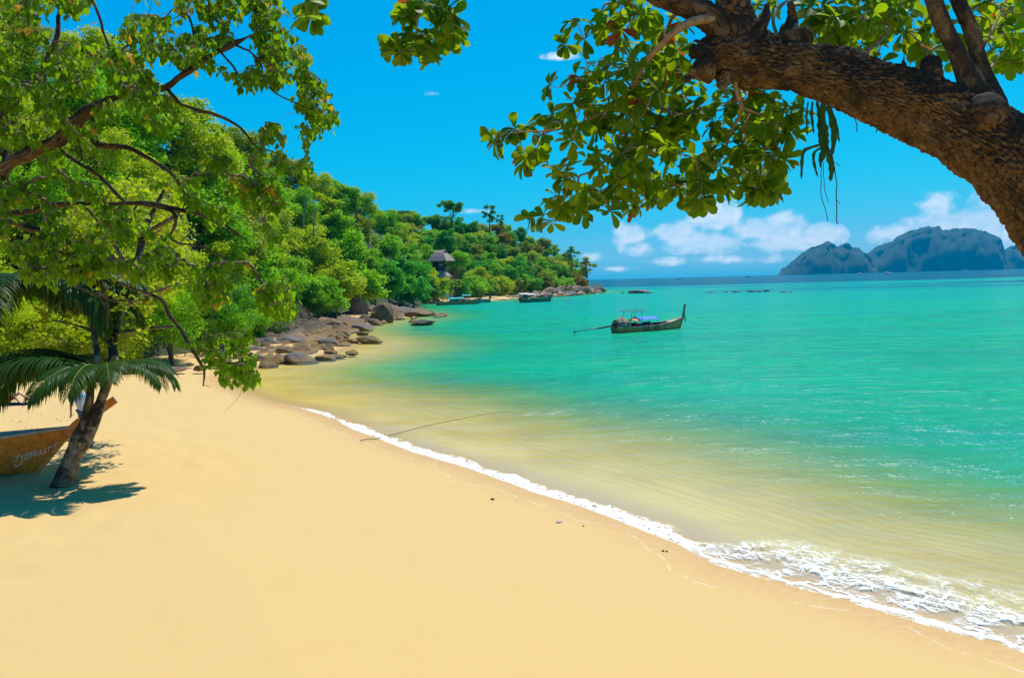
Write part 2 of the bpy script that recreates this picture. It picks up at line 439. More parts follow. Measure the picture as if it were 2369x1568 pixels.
# ------------------------------------------------------------------ sea
rr = np.r_[np.geomspace(6.5, 42, 330), np.geomspace(42.4, 400, 190), np.geomspace(410, 6200, 110)]
xy, F = polar(rr, th_f)
S_, T_ = coast(xy)
keep = S_[F].max(1) > -0.25
F = F[keep]
p3 = np.c_[xy, np.zeros(len(xy))]
dpt = np.clip(0.045 * S_ + .012 * np.maximum(S_ - 2.5, 0) ** 2, 0, 2.2) + .8 * smooth(xy[:, 1], 45, 170) + 0.25 * fbm(p3 / np.array([14, 9, 1]), 3, 31) * smooth(S_, 2, 12)
off = smooth(xy[:, 1] + 90 * fbm(p3 / np.array([260, 60, 1.0]), 3, 5), 330, 820)
dpt = dpt + off * 15
reef = smooth(fbm(p3 / np.array([120, 16, 1.0]), 3, 77), .15, .6) * smooth(xy[:, 1], 190, 260) * smooth(-xy[:, 1], -520, -330)
dpt = dpt + reef * 3.0 * smooth(S_, 20, 60)
# swell and shore break as real relief
sw = 0.035 * fbm(np.c_[xy[:, 0] * .35, xy[:, 1] * .75, xy[:, 0] * 0], 3, 40) * smooth(S_, 1.0, 10)
T0 = float(coast(np.array([gr(1590, 1262)[:2]]))[1][0])
Tend = float(coast(np.array([gr(740, 958)[:2]]))[1][0])
lace = smooth(T0 - T_, -0.3, .8)                   # the half of the break that has run out into lace
wfo = (0.55 + .34 * vnoise(np.c_[T_ / 1.3, T_ * 0, T_ * 0], 5) + .12 * vnoise(np.c_[T_ / .4, T_ * 0, T_ * 0], 15)) * (1 - lace) * smooth(Tend + 4 - T_, -2, 12) + lace * (1.75 + .3 * vnoise(np.c_[T_ / 1.4, T_ * 0, T_ * 0], 6))
fade = smooth(Tend + 6 - T_, 0, 8)
u = np.clip(S_ / np.maximum(wfo, .05), -1, 2)
lip = 0.075 * np.exp(-((u - .35) / .3) ** 2) * (1 - lace * .9) * fade
lip = lip * (1 + .5 * fbm(np.c_[xy * 4, T_ * 0], 3, 8))
zz = 0.0 + sw + lip + 0.012 * np.exp(-((u + .02) / .12) ** 2) * fade
dist = np.linalg.norm(xy, axis=1)
mb = MB(); mb.add(np.c_[xy, zz], F, shore=S_, along=T_, depth=dpt, lace=lace, width=wfo, fade=fade, far=smooth(dist, 40, 400))
t = NT("sea_water")
pos = t.pos(); dep = t.att('depth'); S1 = t.att('shore'); AL = t.att('along')
# ripples
pv = t.map(pos, (.75, 1.0, 1), rot=(0, 0, .2))
b1 = t.noise(.32, 3, .55, pv); b2 = t.noise(1.15, 5, .62, t.map(pos, (.5, 1.15, 1), rot=(0, 0, .2))); b4 = t.noise(.34, 4, .6, t.map(pos, (.4, 1.3, 1), rot=(0, 0, .15)))
b3 = t.noise(6.0, 3, .55, pv)
far = t.att('far')
hgt = t.math('ADD', t.math('MULTIPLY', b1, 1.3), t.math('ADD', t.math('MULTIPLY', b2, .5), t.math('MULTIPLY', t.math('MULTIPLY', b3, .085), t.math('SUBTRACT', 1.0, far))))
swellk = t.ss(S1, 0.3, 7.0, .12, 1.0)
nrm = t.bump(t.math('MULTIPLY', hgt, swellk), .9, .52)
# colour of the water body by depth, with ripple light and dark painted in
ramp = t.n('ShaderNodeValToRGB', {0: t.lr(dep, 0, 9)})
cr = ramp.color_ramp; cr.interpolation = 'B_SPLINE'
els = [(0.0, (.56, .37, .045, 1)), (.03, (.47, .39, .05, 1)), (.075, (.17, .40, .07, 1)), (.14, (.015, .37, .13, 1)), (.24, (.0, .35, .115, 1)), (.33, (.0, .38, .24, 1)), (.52, (.0, .15, .21, 1)), (.75, (.0, .035, .12, 1)), (1.0, (.0, .015, .085, 1))]
while len(cr.elements) < len(els): cr.elements.new(.5)
for e, (p_, c_) in zip(cr.elements, els): e.position = p_; e.color = c_
strk = t.noise(.12, 3, .6, t.map(pos, (.18, 1.0, 1)))
body = t.mix(t.ss(strk, .3, .75), ramp.outputs[0], t.mix(.5, ramp.outputs[0], (.0, .20, .17, 1), 'MIX'))
body = t.mix(t.math('MULTIPLY', t.ss(b4, .52, .68), t.math('MULTIPLY', far, .35)), body, t.mix(.5, body, (.0, .22, .14, 1)))  # far ripples: wave contrast put into the colour
body = t.mix(t.math('MULTIPLY', t.ss(t.math('ADD', b2, t.math('MULTIPLY', b1, .5)), .70, .92), .55), body, t.mix(.6, body, (.0, .17, .055, 1)))  # near ripples: dark wave faces painted into the body colour
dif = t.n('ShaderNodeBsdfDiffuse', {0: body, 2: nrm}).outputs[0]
tint = t.mix(t.ss(dep, 0, 1.2), (.97, .985, .95, 1), (.70, .92, .50, 1))
trn = t.n('ShaderNodeBsdfTransparent', {0: tint}).outputs[0]
opq = t.math('SUBTRACT', 1.0, t.math('POWER', 2.718, t.math('MULTIPLY', dep, -.95)), clamp=True)
under = t.n('ShaderNodeMixShader', {0: opq, 1: trn, 2: dif}).outputs[0]
fr = t.n('ShaderNodeFresnel', {'IOR': 1.30, 'Normal': nrm}).outputs[0]
thin_ = t.ss(S1, -.1, .5)
frk = t.math('MULTIPLY', fr, t.lr(t.ss(dep, .2, 1.2), 0, 1, .26, .40), clamp=True)
gl = t.n('ShaderNodeBsdfGlossy', {0: (1, 1, 1, 1), 1: .12, 'Normal': nrm}).outputs[0]
watr = t.n('ShaderNodeMixShader', {0: t.math('MULTIPLY', t.math('MINIMUM', frk, .24), thin_), 1: under, 2: gl}).outputs[0]
# foam of the shore break
st = t.n('ShaderNodeCombineXYZ', {0: AL, 1: S1, 2: 0.0}).outputs[0]
wdt = t.att('width')
edge = t.math('MULTIPLY', t.math('SUBTRACT', t.noise(1.7, 6, .68, st), .5), .75)
uu = t.math('DIVIDE', t.math('ADD', S1, edge), wdt)
inb = t.math('MULTIPLY', t.ss(uu, -.42, -.30), t.ss(uu, 1.35, .62))
warp = t.n('ShaderNodeVectorMath', {0: st, 1: t.n('ShaderNodeVectorMath', {0: t.n('ShaderNodeTexNoise', {'Vector': st, 'Scale': 2.6, 'Detail': 4}).outputs[1], 3: .55}, operation='SCALE').outputs[0]}, operation='ADD').outputs[0]
vor = t.n('ShaderNodeTexVoronoi', {'Vector': t.map(warp, (1.0, 1.9, 1)), 'Scale': 2.6}, feature='DISTANCE_TO_EDGE').outputs['Distance']
vor2 = t.n('ShaderNodeTexVoronoi', {'Vector': t.map(warp, (1.2, 2.0, 1), (3, 5, 0)), 'Scale': 9.0}, feature='DISTANCE_TO_EDGE').outputs['Distance']
brk = t.noise(1.6, 4, .6, st)
lacem = t.math('MAXIMUM', t.ss(vor, .085, .02), t.math('MULTIPLY', t.ss(vor2, .10, .03), .55))
lacem = t.math('MULTIPLY', lacem, t.ss(brk, .40, .54))
rim = t.ss(t.math('ABSOLUTE', t.math('SUBTRACT', uu, .0)), .055, .015)
lacem = t.math('MAXIMUM', lacem, t.math('MULTIPLY', rim, .6))
dn = t.noise(7.0, 5, .65, t.map(st, (1, 1.6, 1)))
densem = t.ss(t.math('SUBTRACT', t.math('ADD', dn, .225), t.math('MULTIPLY', t.math('MAXIMUM', t.math('SUBTRACT', uu, .15), 0.0), .5)), .56, .72)
fm = t.mix(t.att('lace'), densem, lacem)
foam = t.math('MULTIPLY', t.math('MULTIPLY', fm, inb), t.att('fade'), clamp=True)
fh = t.noise(14, 4, .65, pos)
fb = t.n('ShaderNodeBsdfPrincipled', {'Base Color': (.82, .84, .82, 1), 'Roughness': .7, 'Normal': t.bump(fh, .3, .02)}).outputs[0]
allw = t.n('ShaderNodeMixShader', {0: foam, 1: watr, 2: fb}).outputs[0]
M_sea = t.end(allw)
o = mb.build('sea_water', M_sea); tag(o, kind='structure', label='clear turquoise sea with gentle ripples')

# ------------------------------------------------------------------ wooded slopes (earth under the trees)
SHORE_D = [(-500, 38), (-200, 41), (0, 43), (200, 46), (300, 48), (450, 52), (560, 66), (650, 88), (700, 100), (800, 118), (900, 150), (1010, 176), (1060, 185)]
SHORE_Y = [(-500, 905), (0, 893), (300, 862), (450, 838), (520, 800), (600, 770), (690, 742), (745, 712), (800, 700), (900, 700), (1010, 694), (1060, 692)]
SKY_Y = [(-500, -260), (0, 0), (85, 61), (204, 99), (306, 170), (442, 255), (544, 316), (629, 367), (714, 402), (765, 424), (799, 440), (830, 452), (868, 490), (905, 515), (940, 545), (975, 592), (1000, 640), (1025, 655), (1060, 690)]
HS_D = [(860, 212), (950, 214), (1000, 216), (1100, 236), (1200, 252), (1300, 280), (1350, 305), (1400, 340)]
HS_Y = [(860, 694), (1000, 692), (1100, 690), (1200, 683), (1300, 674), (1350, 670), (1400, 668)]
HSK_Y = [(860, 500), (905, 497), (980, 498), (1020, 505), (1072, 522), (1110, 520), (1168, 515), (1203, 534), (1262, 558), (1290, 584), (1317, 588), (1350, 622), (1376, 655), (1400, 667)]
ip = lambda tab, x: np.interp(x, [a for a, _ in tab], [b for _, b in tab])
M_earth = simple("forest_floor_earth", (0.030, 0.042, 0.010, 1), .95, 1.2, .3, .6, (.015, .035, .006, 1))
def slope_pt(sd, sy, sk, px, tt, back):
    D0 = ip(sd, px); y0 = ip(sy, px); y1 = ip(sk, px); D = D0 * (1 + back * tt); return D, y0 + (y1 - y0) * tt
def slope(name, label, sd, sy, sk, x0, x1, nx, back, drop):
    xs = np.linspace(x0, x1, nx); ts = np.linspace(0, 1, 24)
    V = []
    for tt in ts:
        for px in xs:
            D, py = slope_pt(sd, sy, sk, px, tt, back); p = at(px, py, D); p[2] = max(p[2] - drop * min(1, .35 + tt * 2), -.6); V.append(p)
    for k, (mul, zf) in enumerate(((1.2, .95), (1.5, .7), (1.9, .3), (2.3, -.1))):
        for px in xs:
            D, py = slope_pt(sd, sy, sk, px, 1, back); p = at(px, py, D); zt = max(p[2] - drop, .5); q = p.copy(); q[:2] = p[:2] * mul ** .8; q[2] = zt * zf; V.append(q)
    V = np.array(V); V[:, 2] += .5 * fbm(V / 9, 3, 50)
    nr = len(ts) + 4; i = np.arange(nr - 1)[:, None] * nx; j = np.arange(nx - 1)[None]
    F = np.stack([i + j, i + nx + j, i + nx + j + 1, i + j + 1], -1).reshape(-1, 4)
    tag(MB().add(V, F).build(name, M_earth), kind='structure', label=label)
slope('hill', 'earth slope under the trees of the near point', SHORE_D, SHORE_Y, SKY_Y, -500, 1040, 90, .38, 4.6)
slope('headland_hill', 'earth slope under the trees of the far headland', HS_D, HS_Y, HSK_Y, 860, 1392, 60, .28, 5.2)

# broken bedrock showing between the boulders of the near point
bx = np.linspace(528, 880, 150); rows = 60
yt = np.interp(bx, [528, 560, 640, 690, 745, 800, 880], [800, 775, 752, 742, 706, 694, 694]); yb = np.interp(bx, [528, 560, 640, 720, 760, 800, 830, 880], [842, 846, 838, 828, 812, 785, 762, 744])
V = []
for v in np.linspace(0, 1, rows):
    for i, px in enumerate(bx):
        p = gr(px, yb[i] + (yt[i] - yb[i]) * v, 0.0); V.append((p[0], p[1], v))
V = np.array(V); q = V[:, :2]
def blocks(q, sc_, seed):
    c = np.floor(q / sc_).astype(int); d1 = np.full(len(q), 9.); d2 = np.full(len(q), 9.); hh = np.zeros(len(q))
    for a in (-1, 0, 1):
        for b in (-1, 0, 1):
            cc_ = c + [a, b]; z0 = np.zeros(len(q), int); jx = hash3(cc_[:, 0], cc_[:, 1], z0, seed); jy = hash3(cc_[:, 0], cc_[:, 1], z0, seed + 1); d = np.hypot(cc_[:, 0] + jx - q[:, 0] / sc_[0], cc_[:, 1] + jy - q[:, 1] / sc_[1])
            nw = d < d1; d2 = np.where(nw, d1, np.minimum(d2, d)); hh = np.where(nw, hash3(cc_[:, 0], cc_[:, 1], z0, seed + 2), hh); d1 = np.where(nw, d, d1)
    return smooth(d2 - d1, 0, .5), hh
e1, h1_ = blocks(q, np.array([1.5, 3.2]), 5); e2, h2_ = blocks(q, np.array([.8, 1.9]), 9)
edge_f = smooth(V[:, 2], 0, .1)
z = -.12 + edge_f * (e1 * (.12 + .34 * h1_) + .05 * e2 * h2_) + 1.1 * V[:, 2] ** 1.5 + .08 * fbm(np.c_[q * 1.5, q[:, 0] * 0], 3, 4)
z = np.where(V[:, 2] < .02, -.4, z)
nx = len(bx); i = np.arange(rows - 1)[:, None] * nx; j = np.arange(nx - 1)[None]
F_bank = np.stack([i + j, i + j + 1, i + nx + j + 1, i + nx + j], -1).reshape(-1, 4); V_bank = np.c_[q, z]

# ------------------------------------------------------------------ limestone island across the strait
M_island = NT("island_limestone_and_scrub"); t = M_island
pz = t.obj(); g = t.noise(.012, 8, .65, pz); st_ = t.noise(.02, 5, .6, t.map(pz, (1, 1, .18)))
nzc = t.n('ShaderNodeSeparateXYZ', {0: t.n('ShaderNodeNewGeometry').outputs['Normal']}).outputs[2]
col = t.mix(t.ss(t.math('ADD', nzc, t.math('MULTIPLY', g, .5)), .45, .75), (.018, .034, .026, 1), (.006, .024, .008, 1))
col = t.mix(t.math('MULTIPLY', t.ss(st_, .6, .75), t.ss(nzc, .35, .1)), col, (.06, .07, .06, 1))
M_island = t.end(t.pr(col, .95, t.bump(g, .2, 8.0)))
ISL = [[(1800, 633), (1807, 630), (1810, 622), (1816, 618), (1823, 612), (1832, 606), (1846, 593), (1858, 584), (1876, 573), (1893, 572), (1902, 565), (1910, 562), (1925, 566), (1940, 572), (1953, 565), (1966, 572), (1987, 580), (2003, 592), (2014, 606), (2024, 620), (2030, 632)],
       [(1990, 600), (2000, 590), (2012, 583), (2029, 571), (2045, 565), (2059, 562), (2075, 572), (2090, 600), (2100, 630)],
       [(2005, 630), (2020, 606), (2040, 590), (2059, 565), (2084, 544), (2097, 540), (2110, 535), (2125, 531), (2144, 526), (2153, 529), (2165, 526), (2178, 535), (2208, 532), (2237, 532), (2263, 534), (2280, 541), (2293, 546), (2306, 551), (2314, 560), (2317, 578), (2322, 604), (2330, 628)],
       [(2306, 627), (2318, 592), (2330, 576), (2344, 568), (2360, 575), (2385, 566), (2420, 580), (2470, 588), (2540, 604), (2600, 622)]]
mb = MB()
for k, prof in enumerate(ISL):
    D = [4050, 4500, 4250, 4700][k]; P = np.array(prof, float)
    n = 220; xs = np.linspace(P[0, 0], P[-1, 0], n); ys = np.interp(xs, P[:, 0], P[:, 1])
    top = np.array([at(x, y, D) for x, y in zip(xs, ys)]); hh = np.maximum(top[:, 2], 2)
    rows = 46; vv = np.linspace(-1, 1, rows); wid = 420
    V = []
    for v in vv:
        cs = (1 - abs(v) ** 3.2) if v < 0 else (1 - v ** 1.6)
        cs = max(cs, 0) ** .7
        for i in range(n):
            p = top[i].copy(); sc_ = (D + v * wid) / D; p[0] *= sc_; p[1] = D + v * wid; p[2] = hh[i] * cs; V.append(p)
    V = np.array(V)
    q = V * np.array([1 / 90, 1 / 90, 1 / 150]); rid = 1 - abs(fbm(q, 5, 60 + k))
    V[:, 1] -= 55 * (rid - .5) * smooth(V[:, 2], 0, 40)
    V[:, 2] += (14 * (rid - .75) + 7 * fbm(V / 22, 3, 90 + k)) * smooth(V[:, 2], 5, 60) * smooth(np.abs(np.repeat(vv, n)), .0, .35)
    V[:, 2] = np.where(np.abs(np.repeat(vv, n)) > .995, -6, V[:, 2])
    V[:, 2] += 3.0 * fbm(V / 14, 2, 91) * smooth(V[:, 2], 15, 60)
    i = np.arange(rows - 1)[:, None] * n; j = np.arange(n - 1)[None]
    F = np.stack([i + j, i + j + 1, i + n + j + 1, i + n + j], -1).reshape(-1, 4)
    mb.add(V, F)
tag(mb.build('island_hills', M_island), kind='structure', label='steep limestone island fading blue on the horizon')

# ------------------------------------------------------------------ air
V, F = box_vf(13200, 13200, 430, (0, 0, 205))
hz = MB().add(V, F); tv = NT("haze_air")
tv.set(tv.out.inputs['Volume'], tv.n('ShaderNodeVolumePrincipled', {'Color': (.0, .58, 1.0, 1), 'Density': 0.000095, 'Anisotropy': 0.0}).outputs[0])
hz = hz.build('haze', tv.m, smooth=False); tag(hz, kind='stuff', label='thin blue sea haze over the strait')
# ------------------------------------------------------------------ hillside trees
G_ = {  # tone: dark, light, light through the leaf, yellow/rust spots
 'bright green': leaf_mat('leaf_bright_green', (.10, .27, .003, 1), (.30, .56, .005, 1), (.46, .88, .005, 1)),
 'yellow green': leaf_mat('leaf_yellow_green', (.21, .33, .003, 1), (.52, .62, .006, 1), (.74, .88, .006, 1), spot=(.7, .35, .01, 1)),
 'dark green': leaf_mat('leaf_dark_green', (.035, .14, .003, 1), (.14, .36, .006, 1), (.20, .58, .006, 1)),
 'olive': leaf_mat('leaf_olive', (.11, .17, .006, 1), (.34, .40, .014, 1), (.50, .58, .012, 1)),
 'deep emerald': leaf_mat('leaf_emerald', (.03, .19, .010, 1), (.12, .45, .018, 1), (.18, .70, .02, 1)),
 'rust tinged': leaf_mat('leaf_rust', (.13, .13, .008, 1), (.36, .31, .018, 1), (.50, .42, .012, 1), spot=(.5, .2, .02, 1)),
}
TONES = list(G_)
M_bark = simple("tree_bark", (.11, .085, .055, 1), .9, 7, .3, .8)
M_barkpale = simple("pale_trunk_bark", (.30, .26, .20, 1), .85, 5, .25, .6)

def leaf_cards(P, Nn, size, seed, asp=.62):
    """many small pointed leaf faces: one four-cornered face each, slightly folded by its normal"""
    r = np.random.default_rng(seed); n = len(P)
    a = r.normal(size=(n, 3)); T = np.cross(Nn, a); T /= np.linalg.norm(T, axis=1)[:, None] + 1e-9
    B = np.cross(Nn, T); s_ = size * r.uniform(.65, 1.3, n)[:, None]
    V = np.stack([P - T * s_ * .5, P + B * s_ * asp * .5 - T * s_ * .05, P + T * s_ * .55 - Nn * s_ * .12, P - B * s_ * asp * .5 - T * s_ * .05], 1)
    F = np.arange(n * 4).reshape(n, 4); return V.reshape(-1, 3), F

def crown_mesh(name, seed, R, nl, nleaf, size, shape='round'):
    r = np.random.default_rng(seed)
    cl = []
    while len(cl) < nl:
        d = r.normal(size=3); d /= np.linalg.norm(d); k = r.uniform(.35, .86)
        c = d * k
        if shape == 'umbrella' and (c[2] < .0 or abs(c[2]) > .55): continue
        if shape == 'open' and r.random() < .2: continue
        if c[2] < -.75: continue
        cl.append((c * np.array(R), r.uniform(.17, .42) * (1.0 if shape == 'round' else .72) * min(R)))
    P, Nn, var = [], [], []
    tot = sum(q ** 2 for _, q in cl)
    for c, q in cl:
        k = int(nleaf * q * q / tot); d = r.normal(size=(k, 3)); d /= np.linalg.norm(d, axis=1)[:, None]
        d[:, 2] = np.where((d[:, 2] < -.35) & (r.random(k) < .75), -d[:, 2], d[:, 2])
        rad = q * (1 + .42 * vnoise(d * 2.6 + c * 3, seed)) * r.uniform(.5, 1.18, k)
        P.append(c + d * rad[:, None] * np.array([1.12, 1.12, .82]))
        nn = d + r.normal(size=(k, 3)) * .85 + np.array([0, 0, .5]); Nn.append(nn / np.linalg.norm(nn, axis=1)[:, None])
        var.append(np.clip(r.normal(.48, .2, k) + r.uniform(-.16, .16), 0, .94) + (r.random(k) < .012) * .99)
    P = np.concatenate(P); Nn = np.concatenate(Nn); var = np.clip(np.concatenate(var), 0, 1)
    V, F = leaf_cards(P, Nn, size, seed + 1)
    mb = MB(); mb.add(V, F, var=np.repeat(var, 4))
    return mb.mesh(name, G_['bright green'], smooth=False), cl

def trunk_mesh(name, seed, H, R, cl, r0=.16, pale=False):
    r = np.random.default_rng(seed); mb = MB()
    top = np.array([r.normal() * .3, r.normal() * .3, 0.0])
    P = resample([(0, 0, -H - 2.2), (r.normal() * .2, r.normal() * .2, -H * .6), (top[0], top[1], -R[2] * .25), (top[0] * 1.5, top[1], R[2] * .4)], 14)
    V, F = tube_vf(P, np.linspace(r0 * 1.5, r0 * .35, 14), 7); mb.add(V, F)
    for c, q in cl[:9]:
        s = P[int(r.integers(6, 12))]; m = (s + c) / 2 + np.array([0, 0, -.25])
        V, F = tube_vf(resample([s, m, c], 7), np.linspace(r0 * .5, r0 * .1, 7), 5); mb.add(V, F)
    return mb.mesh(name, M_barkpale if pale else M_bark)
PROTO = {}
def proto(key, seed, R, nl, nleaf, size, H, shape='round', r0=.16, pale=False):
    cm_, cl = crown_mesh('crown_' + key, seed, R, nl, nleaf, size, shape)
    PROTO[key] = (cm_, trunk_mesh('trunk_' + key, seed + 5, H, R, cl, r0, pale), H, R)
for k in range(5): proto('broad%d' % k, 100 + k, (4.2, 4.2, 3.4), 22 + 4 * k, 6200, .46, 4.4)
for k in range(3): proto('fine%d' % k, 120 + k, (4.0, 4.0, 3.3), 30, 10500, .30, 4.4)
for k in range(3): proto('near%d' % k, 140 + k, (3.6, 3.6, 3.0), 30, 13000, .20, 4.2)
proto('umbrella', 160, (4.6, 4.6, 2.8), 20, 4200, .34, 4.6, 'umbrella', .2)
proto('open', 161, (4.0, 3.2, 3.6), 16, 3400, .32, 5.0, 'open', .2)
proto('slim', 162, (2.6, 2.6, 3.4), 18, 3400, .32, 3.4, 'open', .14)

def place_tree(key, tone, c, sc, rz, label, group='trees on the wooded point', tilt=0.0):
    """c: centre of the crown"""
    cmesh, tmesh, H, R = PROTO[key]
    root = empty('tree', (c[0], c[1], c[2] - H * sc), rz, label, 'tree', group); root.scale = (sc, sc, sc * random.uniform(.9, 1.1)); root.rotation_euler[0] = tilt
    tr = link('trunk', tmesh, root, (0, 0, H)); cr_ = link('crown', cmesh, root, (0, 0, H))
    cr_.material_slots[0].link = 'OBJECT'; cr_.material_slots[0].material = G_[tone]
    return root

TONEW = {'bright green': 'bright green', 'yellow green': 'yellowish green', 'dark green': 'dark green', 'olive': 'dull olive', 'deep emerald': 'deep emerald', 'rust tinged': 'rust tinged'}
used_labels = {}
def uniq(tone, rowp, colp, allowed):
    for tn in [tone] + [a for a in allowed if a != tone]:
        l = '%s tree %s %s' % (TONEW[tn], rowp, colp)
        if l not in used_labels:
            used_labels[l] = 1; return tn, l
    for sz in ('broad', 'small', 'bushy', 'rounded', 'ragged'):
        l = '%s %s tree %s %s' % (sz, TONEW[tone], rowp, colp)
        if l not in used_labels: used_labels[l] = 1; return tone, l
    return tone, l

def col_near(px):
    for lim, ph in ((60, 'behind the dark palm fronds'), (180, 'beyond the beached orange boat'), (300, 'beyond the leaning trunk'), (420, 'behind the low grey beach rocks'), (520, 'above the drooping branch tip'), (600, 'above the flat stone shelf'), (680, 'above the tangled driftwood'),
                    (760, 'above the pinkish boulders'), (840, 'beside the steep boulders'), (930, 'beside the small sandy cove'), (2000, 'in front of the thatched hut')):
        if px < lim: return ph
def col_far(px):
    for lim, ph in ((960, 'beside the coconut palm top'), (1010, 'behind the thatched hut'), (1065, 'below the tall umbrella tree'), (1120, 'above the moored brown longtail'), (1180, 'below the twin lookout trees'), (1240, 'above the green longtail boat'),
                    (1300, 'above the outer headland rocks'), (1345, 'near the seaward tip'), (2000, 'at the very tip')):
        if px < lim: return ph
def rowp(t_, far=False):
    return ('along the shore' if t_ < .12 else 'on the lower slope' if t_ < .35 else 'halfway up the slope' if t_ < .62 else 'high on the slope' if t_ < .88 else 'on the skyline')
def tone_at(px, py, far):
    v = fbm(np.array([[px / 95., py / 80., 3. + far * 9]]), 2, 71)[0]; u = random.random()
    if far:
        if px < 1065: return 'deep emerald' if u < .4 else 'dark green' if u < .8 else 'bright green'
        if px > 1060 and py < ip(HSK_Y, px) + 62: return 'rust tinged' if u < .22 else 'olive' if u < .62 else 'dark green'
        return 'bright green' if v > .15 else 'deep emerald' if u < .3 else 'dark green' if u < .55 else 'bright green' if u < .8 else 'olive'
    if px < 520: return 'yellow green' if u < .75 else 'bright green' if u < .93 else 'olive'
    t_ = (py - ip(SKY_Y, px)) / 300
    if px < 760 and t_ < .22: return 'olive' if u < .55 else 'rust tinged' if u < .7 else 'bright green'
    return 'yellow green' if v > .42 else 'bright green' if v > -.12 else ('deep emerald' if u < .6 else 'dark green')

HUT_PX, HUT_PY = (1018, 592)
def forest(sd, sy, sk, back, x0, x1, far, keys, crown_r, grp, xstep=1.25, ystep=.82):
    t_rows = 0.0; rowi = 0
    pxs_done = 0
    while t_rows <= 1.001:
        px = x0 + (rowi % 2) * 20
        while px < x1:
            D = ip(sd, px) * (1 + back * t_rows); rs = crown_r * FPX / D
            ysh, ysk = ip(sy, px), ip(sk, px)
            ybot = ysh - rs * .72; ytop = ysk + rs * .52
            if ybot - ytop < 4:
                ytop = ybot - 4
            py = ybot + (ytop - ybot) * t_rows + random.uniform(-.12, .12) * rs
            jx = px + random.uniform(-.25, .25) * rs
            sc = random.uniform(.82, 1.16) * crown_r / 4.0
            skip = False
            if far and abs(jx - 1022) < 34 and 575 < py < 692: skip = True
            if far and ip(sk, jx) > ysh - rs * .9: sc *= .72
            if not skip:
                c = at(jx, py, ip(sd, jx) * (1 + back * t_rows) + random.uniform(-1.5, 1.5))
                if t_rows < .1: c[2] = max(c[2], 2.2)
                tone = tone_at(jx, py, far)
                tone, lab = uniq(tone, rowp(t_rows), col_far(jx) if far else col_near(jx), TONES if far else (['yellow green', 'bright green', 'olive', 'dark green', 'deep emerald'] if jx > 500 else ['yellow green', 'bright green', 'olive']))
                k = random.choice(keys(D)); place_tree(k, tone, c, sc, random.uniform(0, 6.28), lab, grp)
            px += rs * xstep
        D = ip(sd, (x0 + x1) / 2) * (1 + back * t_rows); rs = crown_r * FPX / D
        hgt_ = max(60, ip(sy, (x0 + x1) / 2) - ip(sk, (x0 + x1) / 2) - rs * 1.5)
        step = rs * ystep / hgt_
        nrow = max(1, round((1 - t_rows) / step)) if t_rows < 1 else 1
        t_rows = min(1.0, t_rows + max(.02, (1 - t_rows) / nrow)) if t_rows < .999 else 2
        rowi += 1
kk = lambda D: (['near0', 'near1', 'near2'] if D < 62 else ['fine0', 'fine1', 'fine2'] if D < 105 else ['broad0', 'broad1', 'fine0', 'broad2', 'broad3'])
forest(SHORE_D, SHORE_Y, SKY_Y, .38, -60, 520, False, kk, 3.4, 'trees on the near wooded point', 1.15, .8)
forest(SHORE_D, SHORE_Y, SKY_Y, .38, 520, 760, False, kk, 3.8, 'trees on the near wooded point', 1.1, .74)
forest(SHORE_D, SHORE_Y, SKY_Y, .38, 760, 1015, False, kk, 4.5, 'trees on the near wooded point', 1.05, .7)
kf = lambda D: ['broad%d' % i for i in range(5)]
forest(HS_D, HS_Y, HSK_Y, .28, 880, 1130, True, kf, 4.0, 'trees on the far headland', 1.1, .74)
forest(HS_D, HS_Y, HSK_Y, .28, 1130, 1290, True, kf, 4.0, 'trees on the far headland', 1.1, .74)
forest(HS_D, HS_Y, HSK_Y, .28, 1290, 1352, True, kf, 3.6, 'trees on the far headland', 1.1, .8)

# trees that stand out
def lone(key, tone, px, py, D, sc, label, grp='trees on the far headland', rz=0.0): place_tree(key, tone, at(px, py, D), sc, rz, label, grp)
lone('umbrella', 'dark green', 1044, 487, 255, 1.35, 'tall flat topped tree rising alone above the headland skyline')
lone('slim', 'dark green', 1131, 495, 275, 1.15, 'slim dark tree standing above the hill crest, taller of two')
lone('slim', 'dark green', 1156, 508, 278, .75, 'short dark tree on the hill crest beside a taller slim one')
lone('open', 'dark green', 820, 466, 146, .8, 'airy tree with sky showing through, topping the near point')
lone('slim', 'dark green', 888, 500, 220, .6, 'small round tree just beside the palm top on the skyline')
lone('broad2', 'deep emerald', 1030, 556, 236, .95, 'dark green tree crown rising right behind the thatched roof')
lone('broad3', 'bright green', 1058, 604, 224, .85, 'bright bushy tree close beside the thatched roof')
lone('broad1', 'dark green', 1054, 632, 226, .8, 'dark tree beneath the hut where the stairway starts')
lone('open', 'olive', 1356, 622, 318, 1.2, 'open leaning tree overhanging the sea at the headland tip')
lone('open', 'dark green', 1322, 590, 300, .9, 'pointed dark tree near the headland tip')
lone('slim', 'bright green', 1040, 664, 205, .62, 'slender young tree on the cove beach')
lone('slim', 'yellow green', 1060, 655, 206, .42, 'small yellow leaved shrub beside the cove beach')
lone('open', 'bright green', 1215, 652, 250, .8, 'low spreading tree over the rocks behind the green boat')
for i, (x, y, D, s, l) in enumerate(((640, 745, 78, .55, 'bushy shrub hanging over the tangled driftwood'), (585, 742, 70, .6, 'glossy shrub above the flat stone shelf'), (740, 700, 104, .6, 'leafy shrub spilling between the pinkish boulders'), (520, 770, 60, .6, 'low bush behind the stone shelf'))):
    place_tree('near%d' % (i % 3), 'bright green', at(x, y, D), s, i, l, 'shrubs behind the boulders')
